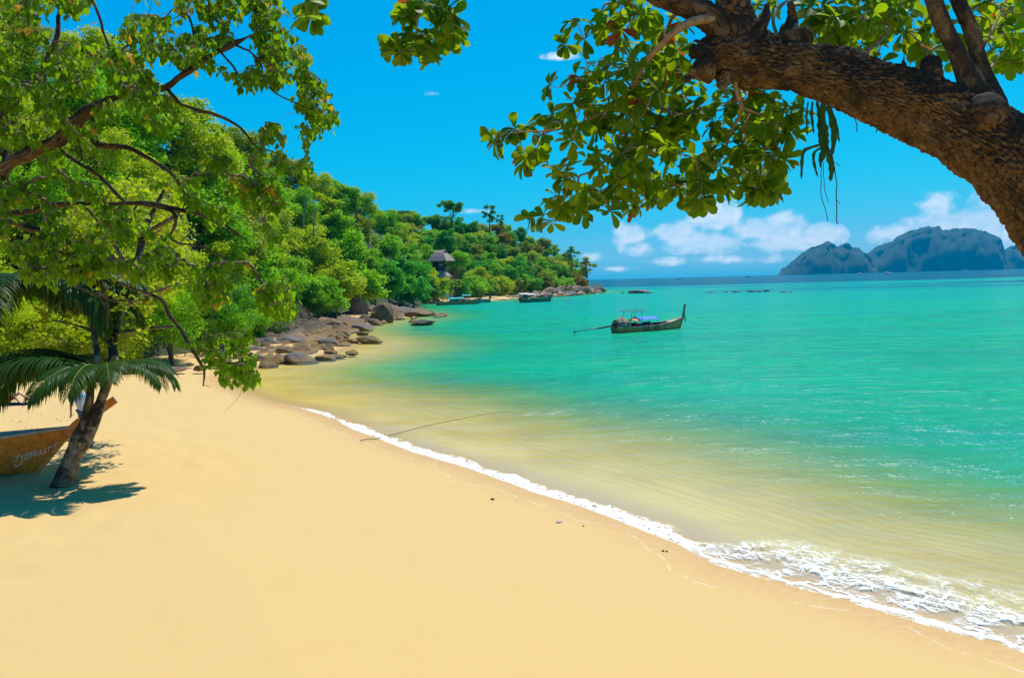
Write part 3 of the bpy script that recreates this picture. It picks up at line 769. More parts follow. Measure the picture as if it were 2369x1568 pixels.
# grey dead trunks on the slope
for px, py, D, l, h_ in ((704, 492, 108, 'grey dead trunk standing among the trees, larger of two', 2.6), (729, 503, 109, 'grey dead trunk standing among the trees, smaller of two', 1.6)):
    b = at(px, py, D); V, F = tube_vf(resample([b + [-.3, 0, -2.5], b + [-.1, 0, 0], b + [.35, 0, h_ * .9]], 9), np.linspace(.14, .03, 9), 7)
    tag(MB().add(V, F).build('dead_trunk', simple('weathered_wood_grey', (.24, .23, .24, 1), .9, 4, .2)), l, 'dead trunk', 'dead trunks on the slope')

# ------------------------------------------------------------------ palms
def frond_mesh(name, L_, droop, nl, ll, mat, seed, hang=.7, width=.062, arc=1.0, lift=.55):
    """rachis from the origin along +X, arching up then down, long leaflets either side"""
    r = np.random.default_rng(seed)
    s = np.linspace(0, 1, 30); ang = lift - droop * s ** 1.3
    dx = np.cos(ang) * L_ / 29; dz = np.sin(ang) * L_ / 29
    P = np.c_[np.r_[0, np.cumsum(dx[:-1])], .04 * L_ * np.sin(s * 3), np.r_[0, np.cumsum(dz[:-1])]]
    mb = MB(); V, F = tube_vf(P, np.linspace(.030, .006, 30) * L_ / 3.2, 5); mb.add(V, F, 1, var=.5)
    T = np.gradient(P, axis=0); T /= np.linalg.norm(T, axis=1)[:, None]
    for k in range(nl):
        u = .14 + .86 * (k + r.uniform(0, .5)) / nl; u = min(u, .995)
        i = u * 29; a = int(i); p = P[a] + (P[min(a + 1, 29)] - P[a]) * (i - a); t_ = T[a]
        up = np.array([0, 0, 1.0]); side = np.cross(t_, up); side /= np.linalg.norm(side)
        for sg in (-1, 1):
            l = ll * (math.sin(PI * min(1, .22 + u * .74)) ** .6) * r.uniform(.82, 1.1)
            d0 = side * sg * .85 + t_ * (.55 + .5 * u) + up * .12; d0 /= np.linalg.norm(d0)
            n = 7; q = [p]; d = d0.copy()
            for j in range(n - 1):
                d = d + np.array([0, 0, -hang * (j + .4) / n * r.uniform(.8, 1.3)]); d /= np.linalg.norm(d); q.append(q[-1] + d * l / (n - 1))
            q = np.array(q); wv = np.cross(d0, up); wv /= np.linalg.norm(wv); wv = wv * .75 + t_ * .4; wv /= np.linalg.norm(wv)
            w_ = width * np.array([.35, .9, 1, .92, .7, .42, .06])[:, None] * r.uniform(.8, 1.15)
            nv = np.cross(np.gradient(q, axis=0), wv); nv /= np.linalg.norm(nv, axis=1)[:, None] + 1e-9
            V = np.concatenate([q + wv * w_ * .5 + nv * w_ * .22, q, q - wv * w_ * .5 + nv * w_ * .22])
            i0 = np.arange(n - 1); F = np.concatenate([np.stack([i0, i0 + 1, n + i0 + 1, n + i0], 1), np.stack([n + i0, n + i0 + 1, 2 * n + i0 + 1, 2 * n + i0], 1)])
            mb.add(V, F, 0, var=r.uniform(.1, .9))
    return mb.mesh(name, [mat, M_rachis])
M_rachis = simple('palm_rachis', (.16, .15, .03, 1), .5)
M_frond = leaf_mat('palm_leaflet', (.006, .032, .006, 1), (.028, .085, .008, 1), (.20, .36, .01, 1), tw=.36, rough=.4)
def aim(o, p, d, roll=0.0, s=1.0):
    """put a frond at p with its horizontal heading d"""
    o.location = tuple(p); o.rotation_euler = (roll, 0, math.atan2(d[1], d[0])); o.scale = (s, s, s)
FR = [frond_mesh('frond_a', 2.6, 1.35, 46, .95, M_frond, 1), frond_mesh('frond_b', 2.4, 1.7, 42, .9, M_frond, 2, .9), frond_mesh('frond_c', 2.9, 1.9, 50, 1.0, M_frond, 3, .5)]
def palm(name, crown, base, r0, fr, label, grp=None, via=None):
    root = empty(name, base, 0, label, 'palm', grp); bs = np.array(base); cr_ = np.array(crown)
    n = 60; P = resample([bs - bs, (cr_ - bs) * .45 + [.25, 0, 0], cr_ - bs] if via is None else [bs - bs] + [np.array(v_) - bs for v_ in via] + [cr_ - bs], n)
    ring = 1 + .07 * (np.arange(n) % 2)
    V, F = tube_vf(P, np.linspace(r0 * 1.3, r0 * .8, n) * ring, 12); MB().add(V, F).build('trunk', M_palmbark, root)
    for k, (dx, dy, roll, s, m) in enumerate(fr):
        o = link('frond', FR[m], root); aim(o, cr_ - bs, (dx, dy), roll, s)
    return root
M_palmbark = simple('palm_trunk_bark', (.27, .23, .16, 1), .9, 9, .3, .9, (.09, .07, .045, 1))
# short palm whose fronds arch over the beached boat
c0 = at(243, 864, 18.7)
lb = gr(150, 1118, .42)
palm('palm', c0, (lb[0], lb[1] + .35, .4), .07,
     [(1, -.15, .1, .72, 0), (-1, -.12, -.1, 1.4, 1), (.85, .45, .25, .7, 1), (-.7, .7, 0, .95, 0), (.15, -1, .2, .6, 1), (-.95, .25, .3, 1.3, 2), (.95, .15, -.2, .66, 2), (-.5, -1, .1, .75, 1), (-.98, .1, -.2, 1.25, 0), (-1, -.3, .1, 1.2, 2), (.05, -1, .1, .9, 1), (-.35, -1, -.2, .95, 1), (.5, -.9, .2, .75, 0), (1, -.35, -.1, .8, 1), (-.9, -.5, .2, 1.3, 1)], 'short coconut palm arching over the beached orange boat', 'coconut palms', via=[at(182, 1040, lb[1] + .35), at(214, 984, lb[1] + .3), at(236, 925, lb[1] + .4)])
c1 = at(-25, 680, 20.3)
palm('palm', c1, (c1[0] - 2.2, c1[1] + .5, .4), .14,
     [(1, .1, .1, 1.3, 0), (1, -.35, -.1, 1.25, 1), (.8, .6, .1, 1.2, 2), (.7, -.8, 0, 1.0, 1), (.25, 1, 0, 1.1, 0), (.95, -.1, .3, 1.1, 1), (-1, 0, 0, 1.2, 0), (-.6, .9, 0, 1.2, 1), (-.2, -1, 0, 1.0, 2), (.6, .2, -.3, 1.1, 2), (1, .3, -.2, 1.45, 2), (1, -.1, .0, 1.5, 0), (.9, -.2, .2, 1.35, 2), (.95, .15, .1, 1.4, 1), (.9, .45, -.1, 1.5, 0), (.5, -.9, .2, 1.1, 2), (1, .05, .35, 1.6, 1), (1, .25, -.3, 1.6, 0), (.95, -.3, .15, 1.55, 2), (1, 0, -.15, 1.7, 0), (.9, .6, .2, 1.5, 1)],
     'dark coconut palm with long drooping fronds at the edge of the beach', 'coconut palms')
c3 = at(933, 492, 236)
palm('palm', c3, (c3[0] + 1, c3[1], c3[2] - 9), .16, [(math.cos(a), math.sin(a), 0, 1.15, k % 2) for k, a in enumerate(np.linspace(0, 6.0, 11))], 'coconut palm top showing on the far skyline', 'coconut palms')
# ------------------------------------------------------------------ near trees: limbs, twigs, leaves
def bark_fn(seed, rmean, length, plate=(.045, .075), amp=.014, lump=.03, store=None):
    r = np.random.default_rng(seed); ncu = max(6, int(round(2 * PI * rmean / plate[0]))); ncv = max(4, int(length / plate[1]))
    jit = r.random((ncv + 4, ncu, 2))
    def f(s, th, R):
        Sg, Tg = np.meshgrid(s * ncv, th / (2 * PI) * ncu, indexing='ij'); n = Sg.size
        u = Sg.ravel() + .6 * vnoise(np.c_[Sg.ravel() * .7, np.cos(th[None] + 0 * Sg).ravel() * 2, np.sin(th[None] + 0 * Sg).ravel() * 2], seed); v = Tg.ravel()
        iu = np.floor(u).astype(int); iv = np.floor(v).astype(int); d1 = np.full(n, 9.); d2 = np.full(n, 9.); idc = np.zeros(n)
        for a in (-1, 0, 1):
            for b in (-1, 0, 1):
                cu = np.clip(iu + a, 0, ncv + 3); cv = (iv + b) % ncu; J = jit[cu, cv]
                d = np.hypot(iu + a + J[:, 0] - u, iv + b + J[:, 1] - v)
                nw = d < d1; d2 = np.where(nw, d1, np.minimum(d2, d)); idc = np.where(nw, J[:, 0], idc); d1 = np.where(nw, d, d1)
        e = np.clip((d2 - d1) / .34, 0, 1); e = e * e * (3 - 2 * e)
        cx = np.cos(th)[None] * rmean * np.ones_like(Sg); sy = np.sin(th)[None] * rmean * np.ones_like(Sg)
        q = np.c_[Sg.ravel() / ncv * length, cx.ravel(), sy.ravel()]
        big = fbm(q / .34, 3, seed + 3) * lump + fbm(q / .03, 3, seed + 9) * amp * .35
        D_ = (e * (.7 + .6 * idc)) * amp - amp * .6 + big
        if store is not None: store['crack'] = e; store['id'] = idc
        return D_.reshape(Sg.shape)
    return f
def bark_tube(mb, P, R, sides, seed, plate=(.045, .075), amp=.014, lump=.03, mi=0):
    st = {}; P = np.asarray(P); Ln = np.linalg.norm(np.diff(P, axis=0), axis=1).sum()
    V, F = tube_vf(P, R, sides, True, bark_fn(seed, float(np.mean(R)), Ln, plate, amp, lump, st))
    cr = np.r_[st['crack'], 0, 0]; idc = np.r_[st['id'], 0, 0]; mb.add(V, F, mi, crack=cr, pid=idc)
def bark_mat(name, plate, plate2, crk, lich_shade=None):
    t = NT(name); p = t.pos(); e = t.att('crack')
    c = t.mix(t.ss(t.noise(5, 4, .6, p), .35, .65), plate, plate2)
    c = t.mix(t.math('MULTIPLY', t.math('SUBTRACT', t.att('pid'), .5), .5), c, (.4, .3, .18, 1))
    if lich_shade: c = t.mix(t.math('MULTIPLY', t.ss(t.noise(9, 5, .7, p), .56, .66), .6), c, lich_shade)
    c = t.mix(t.math('MULTIPLY', t.ss(e, .45, 0.0), .85), c, crk)
    if lich_shade:
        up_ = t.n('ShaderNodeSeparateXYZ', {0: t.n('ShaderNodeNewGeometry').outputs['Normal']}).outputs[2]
        c = t.mix(t.math('MULTIPLY', t.ss(t.math('ADD', t.noise(3.2, 6, .7, p), t.math('MULTIPLY', up_, .30)), .42, .60), .88), c, (.018, .016, .011, 1))  # moss-black patches, more on upward faces, painting shade into the bark
    fine = t.noise(120, 4, .7, p); mid = t.noise(35, 4, .6, p)
    n = t.bump(t.math('ADD', t.math('MULTIPLY', fine, .4), mid), .7, .012)
    return t.end(t.pr(c, .92, n, spec=.2))
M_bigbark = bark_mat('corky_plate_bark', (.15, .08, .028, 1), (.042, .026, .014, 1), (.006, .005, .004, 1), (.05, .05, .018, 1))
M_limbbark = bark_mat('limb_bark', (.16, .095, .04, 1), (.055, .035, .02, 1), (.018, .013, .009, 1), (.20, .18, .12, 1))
M_twig = simple('twig_bark', (.20, .135, .075, 1), .85, 14, .3)
M_twigpale = simple('pale_twig_bark', (.33, .22, .11, 1), .8, 12, .25)

def pxpath(pts, n=0, dflt=10.0):
    """list of (px, py, depth, radius in px) into points and radii in metres"""
    P = np.array([[*at(x, y, D), r * D / FPX] for x, y, D, r in pts])
    n = n or max(10, len(pts) * 9); Q = resample(P, n); return Q[:, :3], np.maximum(Q[:, 3], .002)

def grow(src, tgt, seed, r0=.004, rexp=.42, maxr=.03, sag=.06):
    """joins target points to the limbs by the nearest way, thicker where more hangs on"""
    r = np.random.default_rng(seed); tgt = np.asarray(tgt); nodes = list(np.asarray(src)); par = []
    d = np.linalg.norm(tgt[:, None] - np.asarray(src)[None], axis=-1); best = d.min(1); bi = d.argmin(1); done = np.zeros(len(tgt), bool); order = []
    gi = np.full(len(tgt), -1)
    for _ in range(len(tgt)):
        k = int(np.where(done, 1e9, best).argmin()); done[k] = True; order.append(k); par.append(int(bi[k])); gi[k] = len(nodes); nodes.append(tgt[k])
        dk = np.linalg.norm(tgt - tgt[k], axis=1) * 1.06; nw = (dk < best) & ~done; best[nw] = dk[nw]; bi[nw] = gi[k]
    nsrc = len(src); cnt = np.ones(len(nodes))
    for k in reversed(range(len(order))):
        p = par[k]
        if p >= nsrc: cnt[p] += cnt[nsrc + k]
    segs = []
    for k in range(len(order)):
        a = nodes[par[k]]; b = nodes[nsrc + k]; ra = min(maxr, r0 * cnt[nsrc + k] ** rexp)
        m1 = a + (b - a) * .35 + r.normal(size=3) * np.linalg.norm(b - a) * .10; m2 = a + (b - a) * .7 + r.normal(size=3) * np.linalg.norm(b - a) * .09
        segs.append((resample([a, m1, m2, b], 7), ra, order[k], (b - a)))
    return segs

def heart_leaf(curl=.12):
    rows = [(0, .0), (.04, .30), (.22, .47), (.45, .42), (.72, .22), (1.0, .0)]
    V = []; F = []
    for t_, w_ in rows: V += [(t_ - (.10 if .01 < t_ < .1 else 0), -w_, -curl * abs(w_) * -1 - .18 * t_ * t_), (t_, 0, -.18 * t_ * t_ - .02), (t_ - (.10 if .01 < t_ < .1 else 0), w_, curl * abs(w_) - .18 * t_ * t_)]
    for i in range(len(rows) - 1): F += [(3 * i, 3 * i + 1, 3 * i + 4, 3 * i + 3), (3 * i + 1, 3 * i + 2, 3 * i + 5, 3 * i + 4)]
    return np.array(V), np.array(F)
def almond_leaf(curl=.3):
    rows = [(0, .015), (.10, .05), (.30, .13), (.52, .215), (.74, .27), (.90, .215), (1.0, .03)]
    V = []; F = []
    for t_, w_ in rows: V += [(t_, -w_, curl * w_ - .22 * t_ * t_), (t_, 0, -.22 * t_ * t_ - .012), (t_, w_, curl * w_ - .22 * t_ * t_)]
    for i in range(len(rows) - 1): F += [(3 * i, 3 * i + 1, 3 * i + 4, 3 * i + 3), (3 * i + 1, 3 * i + 2, 3 * i + 5, 3 * i + 4)]
    return np.array(V), np.array(F)
def put_leaves(root, base, P, X, Nn, size, var, mat, top_n, stuffname):
    """X: towards the tip, Nn: face normal. The nearest top_n are objects, the rest one mesh"""
    bv, bf = base; n = len(P)
    X = X / np.linalg.norm(X, axis=1)[:, None]; Y = np.cross(Nn, X); Y /= np.linalg.norm(Y, axis=1)[:, None] + 1e-9; Z = np.cross(X, Y)
    Mx = np.stack([X, Y, Z], -1)                     # columns
    ps = P - np.array([0, 0, CAM_H]); depth = ps @ Fv; sx = ps @ Rv / depth * FPX + 1184.5; sy = -(ps @ Uv) / depth * FPX + 784
    face = np.abs((Z * ps).sum(1)) / np.linalg.norm(ps, axis=1)
    show = size / depth * (.35 + face) * ((sx > 5) & (sx < 2364) & (sy > 5) & (sy < 1560))
    idx = np.argsort(-show); big = set(idx[:top_n].tolist())
    meshes = [MB().add(bv, bf, var=v).mesh('leaf', mat) for v in (.08, .3, .45, .6, .8, .99)]
    for k in idx[:top_n]:
        v = var[k]; me = meshes[5] if v > .955 else meshes[min(4, int(v / .2))]
        o = link('leaf', me, root)
        m = Matrix.Identity(4); s_ = float(size[k])
        for a in range(3):
            for b in range(3): m[a][b] = Mx[k, a, b] * s_
        p = P[k] - np.array(root.location); m[0][3], m[1][3], m[2][3] = p
        o.matrix_local = m
    rest = np.array([k for k in range(n) if k not in big])
    V = np.einsum('nij,kj->nki', Mx[rest], bv) * size[rest][:, None, None] + P[rest][:, None]
    nv = len(bv); F = bf[None] + (np.arange(len(rest)) * nv)[:, None, None]
    mb = MB(); mb.add(V.reshape(-1, 3) - np.array(root.location), F.reshape(-1, 4), var=np.repeat(var[rest], nv))
    o = mb.build(stuffname, mat, root); o['kind'] = 'stuff'

# ---- sea almond tree whose great limb arches in from the side
root = empty('sea_almond_tree', (6.4, 6.0, .42), 0, 'huge gnarled leaning tree with corky bark and round leaves framing the bay', 'tree')
RL = np.array(root.location)
def bk(path, sides, seed, name='limb', n=0, plate=(.045, .07), amp=.012, lump=.02, mat=None, extra=None):
    P, R = pxpath(path, n); R = R * .94; mb = MB(); bark_tube(mb, P - RL, R, sides, seed, plate, amp, lump)
    if extra: extra(mb, P, R)
    return mb.build(name, mat or M_bigbark, root)
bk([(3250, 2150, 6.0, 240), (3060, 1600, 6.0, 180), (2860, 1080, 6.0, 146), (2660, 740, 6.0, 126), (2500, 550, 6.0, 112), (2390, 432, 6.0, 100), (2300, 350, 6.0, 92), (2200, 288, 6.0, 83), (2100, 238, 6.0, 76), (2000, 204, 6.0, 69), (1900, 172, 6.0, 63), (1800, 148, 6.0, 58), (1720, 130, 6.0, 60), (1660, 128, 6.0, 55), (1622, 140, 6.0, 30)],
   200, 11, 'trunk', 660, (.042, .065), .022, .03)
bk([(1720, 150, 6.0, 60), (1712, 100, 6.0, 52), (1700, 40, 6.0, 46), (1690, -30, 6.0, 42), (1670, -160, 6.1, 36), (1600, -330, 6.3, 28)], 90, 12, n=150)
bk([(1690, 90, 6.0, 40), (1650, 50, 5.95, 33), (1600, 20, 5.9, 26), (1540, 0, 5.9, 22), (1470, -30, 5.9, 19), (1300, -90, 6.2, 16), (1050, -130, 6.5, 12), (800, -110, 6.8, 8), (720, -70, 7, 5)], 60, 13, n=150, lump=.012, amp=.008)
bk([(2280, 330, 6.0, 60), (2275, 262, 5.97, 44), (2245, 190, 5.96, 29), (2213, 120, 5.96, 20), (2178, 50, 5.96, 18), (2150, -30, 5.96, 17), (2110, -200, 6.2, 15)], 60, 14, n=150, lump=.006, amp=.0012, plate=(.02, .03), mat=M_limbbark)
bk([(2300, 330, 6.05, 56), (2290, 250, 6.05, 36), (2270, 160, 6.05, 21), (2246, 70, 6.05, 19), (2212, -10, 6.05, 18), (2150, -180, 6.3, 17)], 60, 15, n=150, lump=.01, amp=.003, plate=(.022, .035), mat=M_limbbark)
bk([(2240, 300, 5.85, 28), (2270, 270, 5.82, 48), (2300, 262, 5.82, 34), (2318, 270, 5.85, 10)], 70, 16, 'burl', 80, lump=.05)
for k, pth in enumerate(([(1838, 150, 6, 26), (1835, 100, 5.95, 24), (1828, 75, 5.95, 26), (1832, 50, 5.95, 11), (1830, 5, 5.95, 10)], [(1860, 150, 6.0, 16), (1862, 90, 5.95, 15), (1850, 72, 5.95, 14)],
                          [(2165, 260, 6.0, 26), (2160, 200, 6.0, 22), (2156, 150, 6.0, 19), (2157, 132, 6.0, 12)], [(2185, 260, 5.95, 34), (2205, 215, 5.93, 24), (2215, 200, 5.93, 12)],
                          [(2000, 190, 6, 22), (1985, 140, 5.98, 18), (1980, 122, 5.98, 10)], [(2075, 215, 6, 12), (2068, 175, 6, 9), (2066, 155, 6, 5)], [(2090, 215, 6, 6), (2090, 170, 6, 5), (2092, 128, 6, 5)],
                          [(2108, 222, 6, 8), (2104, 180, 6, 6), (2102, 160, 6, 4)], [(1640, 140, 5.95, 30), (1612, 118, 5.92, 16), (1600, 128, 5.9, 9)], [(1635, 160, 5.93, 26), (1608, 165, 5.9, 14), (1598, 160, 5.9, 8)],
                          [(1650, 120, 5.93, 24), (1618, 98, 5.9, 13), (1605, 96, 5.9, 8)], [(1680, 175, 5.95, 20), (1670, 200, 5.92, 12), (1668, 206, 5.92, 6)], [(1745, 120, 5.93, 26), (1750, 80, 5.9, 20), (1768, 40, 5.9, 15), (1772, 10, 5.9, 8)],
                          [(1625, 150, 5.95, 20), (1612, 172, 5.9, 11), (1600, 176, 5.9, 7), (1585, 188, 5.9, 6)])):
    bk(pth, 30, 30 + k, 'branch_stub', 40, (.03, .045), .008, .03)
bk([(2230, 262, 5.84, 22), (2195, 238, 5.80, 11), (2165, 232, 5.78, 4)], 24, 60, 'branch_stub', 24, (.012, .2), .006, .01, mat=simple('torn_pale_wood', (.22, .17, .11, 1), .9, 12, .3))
# small roots and flakes standing out along the underside
TW = []
main = [([(1660, 45, 5.9, 12), (1625, 45, 5.85, 11), (1598, 52, 5.8, 10), (1572, 66, 5.85, 9), (1550, 84, 5.9, 7.5), (1530, 105, 6.0, 7.5), (1505, 130, 6.1, 7), (1484, 160, 6.2, 7), (1468, 195, 6.3, 6), (1448, 215, 6.4, 5.5), (1438, 245, 6.5, 5), (1440, 290, 6.6, 4.5), (1432, 325, 6.7, 4), (1430, 342, 6.8, 4)]),
        ([(1438, 245, 6.5, 4), (1400, 256, 6.5, 3.2), (1360, 278, 6.5, 3), (1320, 293, 6.5, 2.8), (1270, 303, 6.5, 2.4), (1210, 305, 6.5, 2), (1165, 310, 6.5, 1.5)]),
        ([(1430, 342, 6.8, 3.5), (1405, 368, 6.8, 3), (1375, 395, 6.8, 2.6), (1340, 408, 6.9, 2.4), (1335, 430, 6.9, 2), (1300, 465, 6.9, 1.6), (1272, 492, 6.9, 1.2)]),
        ([(1430, 342, 6.8, 3.5), (1458, 356, 6.8, 3), (1462, 385, 6.8, 2.6), (1440, 430, 6.8, 2), (1415, 480, 6.8, 1.3)]), ([(1462, 380, 6.8, 2.6), (1500, 398, 6.8, 2.6), (1530, 420, 6.8, 1.8), (1600, 435, 6.8, 1.2)]),
        ([(1580, 20, 5.9, 5), (1550, 50, 6.1, 4.5), (1545, 105, 6.3, 3.8), (1540, 160, 6.5, 3.6), (1537, 215, 6.6, 3.4), (1532, 255, 6.7, 3), (1510, 300, 6.8, 2.6), (1495, 345, 6.8, 1.5)]),
        ([(1700, 180, 6.0, 5), (1705, 215, 6.0, 5), (1716, 248, 6.1, 4.6), (1708, 275, 6.2, 4), (1692, 300, 6.3, 3.4), (1680, 340, 6.3, 3), (1668, 368, 6.3, 2.4), (1650, 385, 6.4, 2), (1630, 440, 6.5, 1.4)]),
        ([(1716, 248, 6.1, 3.6), (1740, 258, 6.1, 3), (1778, 272, 6.2, 2)]), ([(1735, 262, 6.1, 3), (1720, 300, 6.2, 2.6), (1735, 325, 6.3, 2), (1760, 345, 6.4, 1.5)]), ([(1680, 345, 6.3, 2.2), (1705, 385, 6.3, 1.6), (1750, 420, 6.4, 1.2)]),
        ([(2000, 125, 6.1, 5), (2045, 85, 6.3, 4.5), (2065, 55, 6.4, 4), (2090, 0, 6.6, 4), (2110, -60, 6.8, 3)]), ([(2060, 60, 6.4, 3), (2000, 45, 6.5, 2.5), (1950, 40, 6.6, 2), (1900, 35, 6.7, 1.5)]),
        ([(2160, 150, 6.2, 4), (2120, 90, 6.4, 3), (2090, 70, 6.5, 2)]), ([(2260, 140, 6.2, 4), (2300, 60, 6.4, 3), (2320, 20, 6.5, 3), (2340, -30, 6.6, 2)]), ([(2290, 160, 6.2, 3), (2320, 120, 6.4, 2), (2345, 105, 6.5, 1.5)]),
        ([(1800, 90, 6.1, 4), (1790, 40, 6.3, 4), (1830, -10, 6.5, 3)]), ([(1470, -30, 5.9, 6), (1460, 0, 6.2, 4), (1400, 10, 6.5, 3)]),
        ([(1000, -130, 6.5, 4), (985, -40, 6.5, 3), (982, 5, 6.5, 2.5), (968, 40, 6.5, 2.2), (962, 82, 6.5, 1.8)]), ([(982, 5, 6.5, 2.5), (1010, 25, 6.5, 2), (1045, 70, 6.5, 1.4)]), ([(740, -70, 7, 3), (735, 5, 7, 2), (720, 28, 7, 1.4)])]
src = []
mb = MB()
for k, pth in enumerate(main):
    P, R = pxpath(pth, 46 if k == 0 else 24); src.append(P)
    V, F = tube_vf(P - RL, R, 8, True, lambda s, th, R_: .06 * R_[:, None] * np.sin(s[:, None] * 60 + th[None])); mb.add(V, F)
A = [(610, 580), (780, 520), (840, 270), (720, 310), (930, 190), (1000, 130), (1080, 120), (1230, 80), (1110, 300), (930, 420), (1010, 450), (1150, 380), (980, 560), (860, 600), (1080, 640), (1050, 300), (1380, 200), (1440, 260), (1200, 530), (1260, 580), (1330, 620), (1210, 740), (620, 790), (760, 700), (880, 720), (700, 840), (450, 860), (270, 920), (370, 880), (240, 960), (430, 1100), (520, 1010), (550, 920), (760, 960), (800, 850), (960, 800), (1040, 820), (1150, 800), (1130, 920), (1290, 750), (1340, 700), (1400, 850), (1290, 930), (1390, 1000), (1450, 960), (1230, 1000), (1060, 1010), (930, 1050), (960, 1120), (850, 1090), (700, 1190), (760, 1230), (860, 1300), (640, 1330), (560, 1470), (640, 1420), (790, 1400), (830, 1440), (620, 1510), (680, 1400), (1180, 1120), (1110, 1180), (1070, 1250), (1160, 1280), (1030, 1350), (1010, 1440), (1170, 1360), (1190, 1420), (1300, 1230), (1360, 1230), (1420, 1290), (1480, 1220), (1250, 1210), (1340, 1300), (1500, 560), (1580, 760), (1620, 730), (1500, 780), (1530, 500), (1740, 680), (1800, 740), (1870, 640), (1820, 600), (1980, 620), (2060, 640), (2030, 560), (1740, 820), (1850, 900), (1930, 850), (2020, 820), (2080, 860), (1700, 1000), (1760, 970), (1900, 1000), (1970, 1000), (2060, 950), (1620, 1100), (1690, 1060), (1770, 1130), (1870, 1090), (1960, 1080), (2050, 1060), (1600, 1180), (1590, 1260), (1640, 1230), (1630, 1360), (1660, 1330), (1550, 1310), (1790, 1220), (1720, 1260), (1950, 1180), (2000, 1280), (2060, 1290), (1900, 1250), (1400, 650), (1450, 450), (1390, 400), (1480, 350), (1500, 160), (1270, 400), (1090, 200), (1320, 320), (1100, 0), (1180, 40), (1040, 30), (1150, 150), (1330, 480), (1180, 640), (1000, 700), (1420, 760), (1470, 860), (1350, 900), (1240, 870), (1440, 1050), (1100, 1080), (1500, 650), (1150, 700), (1380, 560)]
Bp = [(130, 60), (210, 20), (60, 30), (450, 50), (400, 100), (520, 100), (460, 170), (540, 190), (620, 160), (500, 250), (380, 230), (420, 280), (600, 280), (640, 60), (590, 30), (700, 100), (740, 150), (780, 60), (840, 90), (900, 40), (960, 50), (990, 80), (870, 160), (770, 210), (760, 260), (700, 40), (760, 360), (800, 380), (935, 250), (1000, 220), (1060, 140), (1050, 200), (1050, 250), (1030, 320), (1090, 300), (1240, 130), (1260, 270), (1290, 340), (1370, 240), (1400, 170), (1450, 280), (1490, 150), (1540, 200), (1560, 240), (1480, 330), (1430, 20), (1500, 30), (1560, 40), (1620, 90), (1620, 300), (1560, 360), (170, 600), (120, 550), (30, 570), (60, 720), (130, 640), (220, 680), (290, 790), (250, 750), (210, 770), (180, 830), (130, 880), (200, 930), (240, 930), (150, 1000), (30, 990), (100, 1050), (140, 1100), (60, 1110), (20, 870), (660, 220), (560, 130), (820, 20), (430, -30), (700, -40), (900, -40), (1300, -30), (1620, -20), (250, 650), (100, 780), (170, 700)]
Cp = [(290, 20), (330, 110), (270, 180), (340, 220), (400, 130), (410, 20), (1440, 50), (1520, 50), (1490, 200), (1410, 130), (1290, 560), (1370, 550), (1400, 520), (1370, 620), (1480, 470), (1550, 400), (1640, 400), (1610, 490), (1690, 560), (1660, 620), (1520, 540), (1700, 90), (1780, 60), (1850, 70), (1900, 130), (1970, 180), (1830, 220), (1890, 260), (1890, 390), (1970, 430), (2000, 350), (1940, 290), (1800, 0), (1650, 0)]
pts = [(1066 + x * .3399, y * .3399, 0) for x, y in A] + [(1717.5 + x * .3965, y * .3965, 1) for x, y in Bp] + [(651.5 + x * .2, y * .2, 2) for x, y in Cp]
r = np.random.default_rng(5); tg = []
for x, y, g in pts:
    D = {0: r.uniform(6.0, 7.4), 1: r.uniform(6.2, 7.6), 2: (7.0 if x < 800 else 6.5) + r.uniform(-.2, .3)}[g]
    if g == 1 and y > 215: D = r.uniform(6.0, 6.9)
    tg.append(at(x, y, D))
for (x, y, g) in pts[::1]:
    if r.random() < .55 and g < 2: tg.append(at(x + r.normal() * 20, y + r.normal() * 18, r.uniform(6.1, 7.5)))
up_src = []
for pth in ([(1600, -330, 6.3, 26), (1560, -700, 6.8, 20), (1650, -1100, 7.4, 14), (1800, -1400, 8, 8)], [(1690, -30, 6.0, 20), (1850, -260, 6.6, 14), (2100, -500, 7.2, 9), (2250, -620, 7.6, 5)], [(2150, -180, 6.3, 17), (2050, -500, 6.9, 14), (2000, -900, 7.6, 9)], [(2110, -200, 6.2, 15), (2350, -500, 6.9, 12), (2500, -900, 7.6, 8)], [(1560, -700, 6.8, 14), (1350, -700, 7.2, 9), (1150, -620, 7.6, 5)]):
    P, R = pxpath(pth, 40); up_src.append(P); V, F = tube_vf(P - RL, R, 8); mb.add(V, F)
src += up_src
n_frame = len(tg)
for _ in range(720):  # unseen crown above the frame, spread sunward to shade the trunk
    x_, y_, z_ = r.uniform(-1.6, 9.5), r.uniform(6.2, 9.4), r.uniform(9.0, 12.2)
    if fbm(np.array([[x_ / 1.3, y_ / 1.3, z_ / 1.3]]), 2, 44)[0] > -.25: tg.append(np.array([x_, y_, z_]))
segs = grow(np.concatenate(src), np.array(tg), 9, .0042, .40, .014)
for P, ra, k, d in segs:
    V, F = tube_vf(P - RL, np.linspace(ra, ra * .8, 7), 5); mb.add(V, F)
tag(mb.build('branches', M_twigpale, root), kind='stuff')
LP, LX, LN, LS, LV = [], [], [], [], []
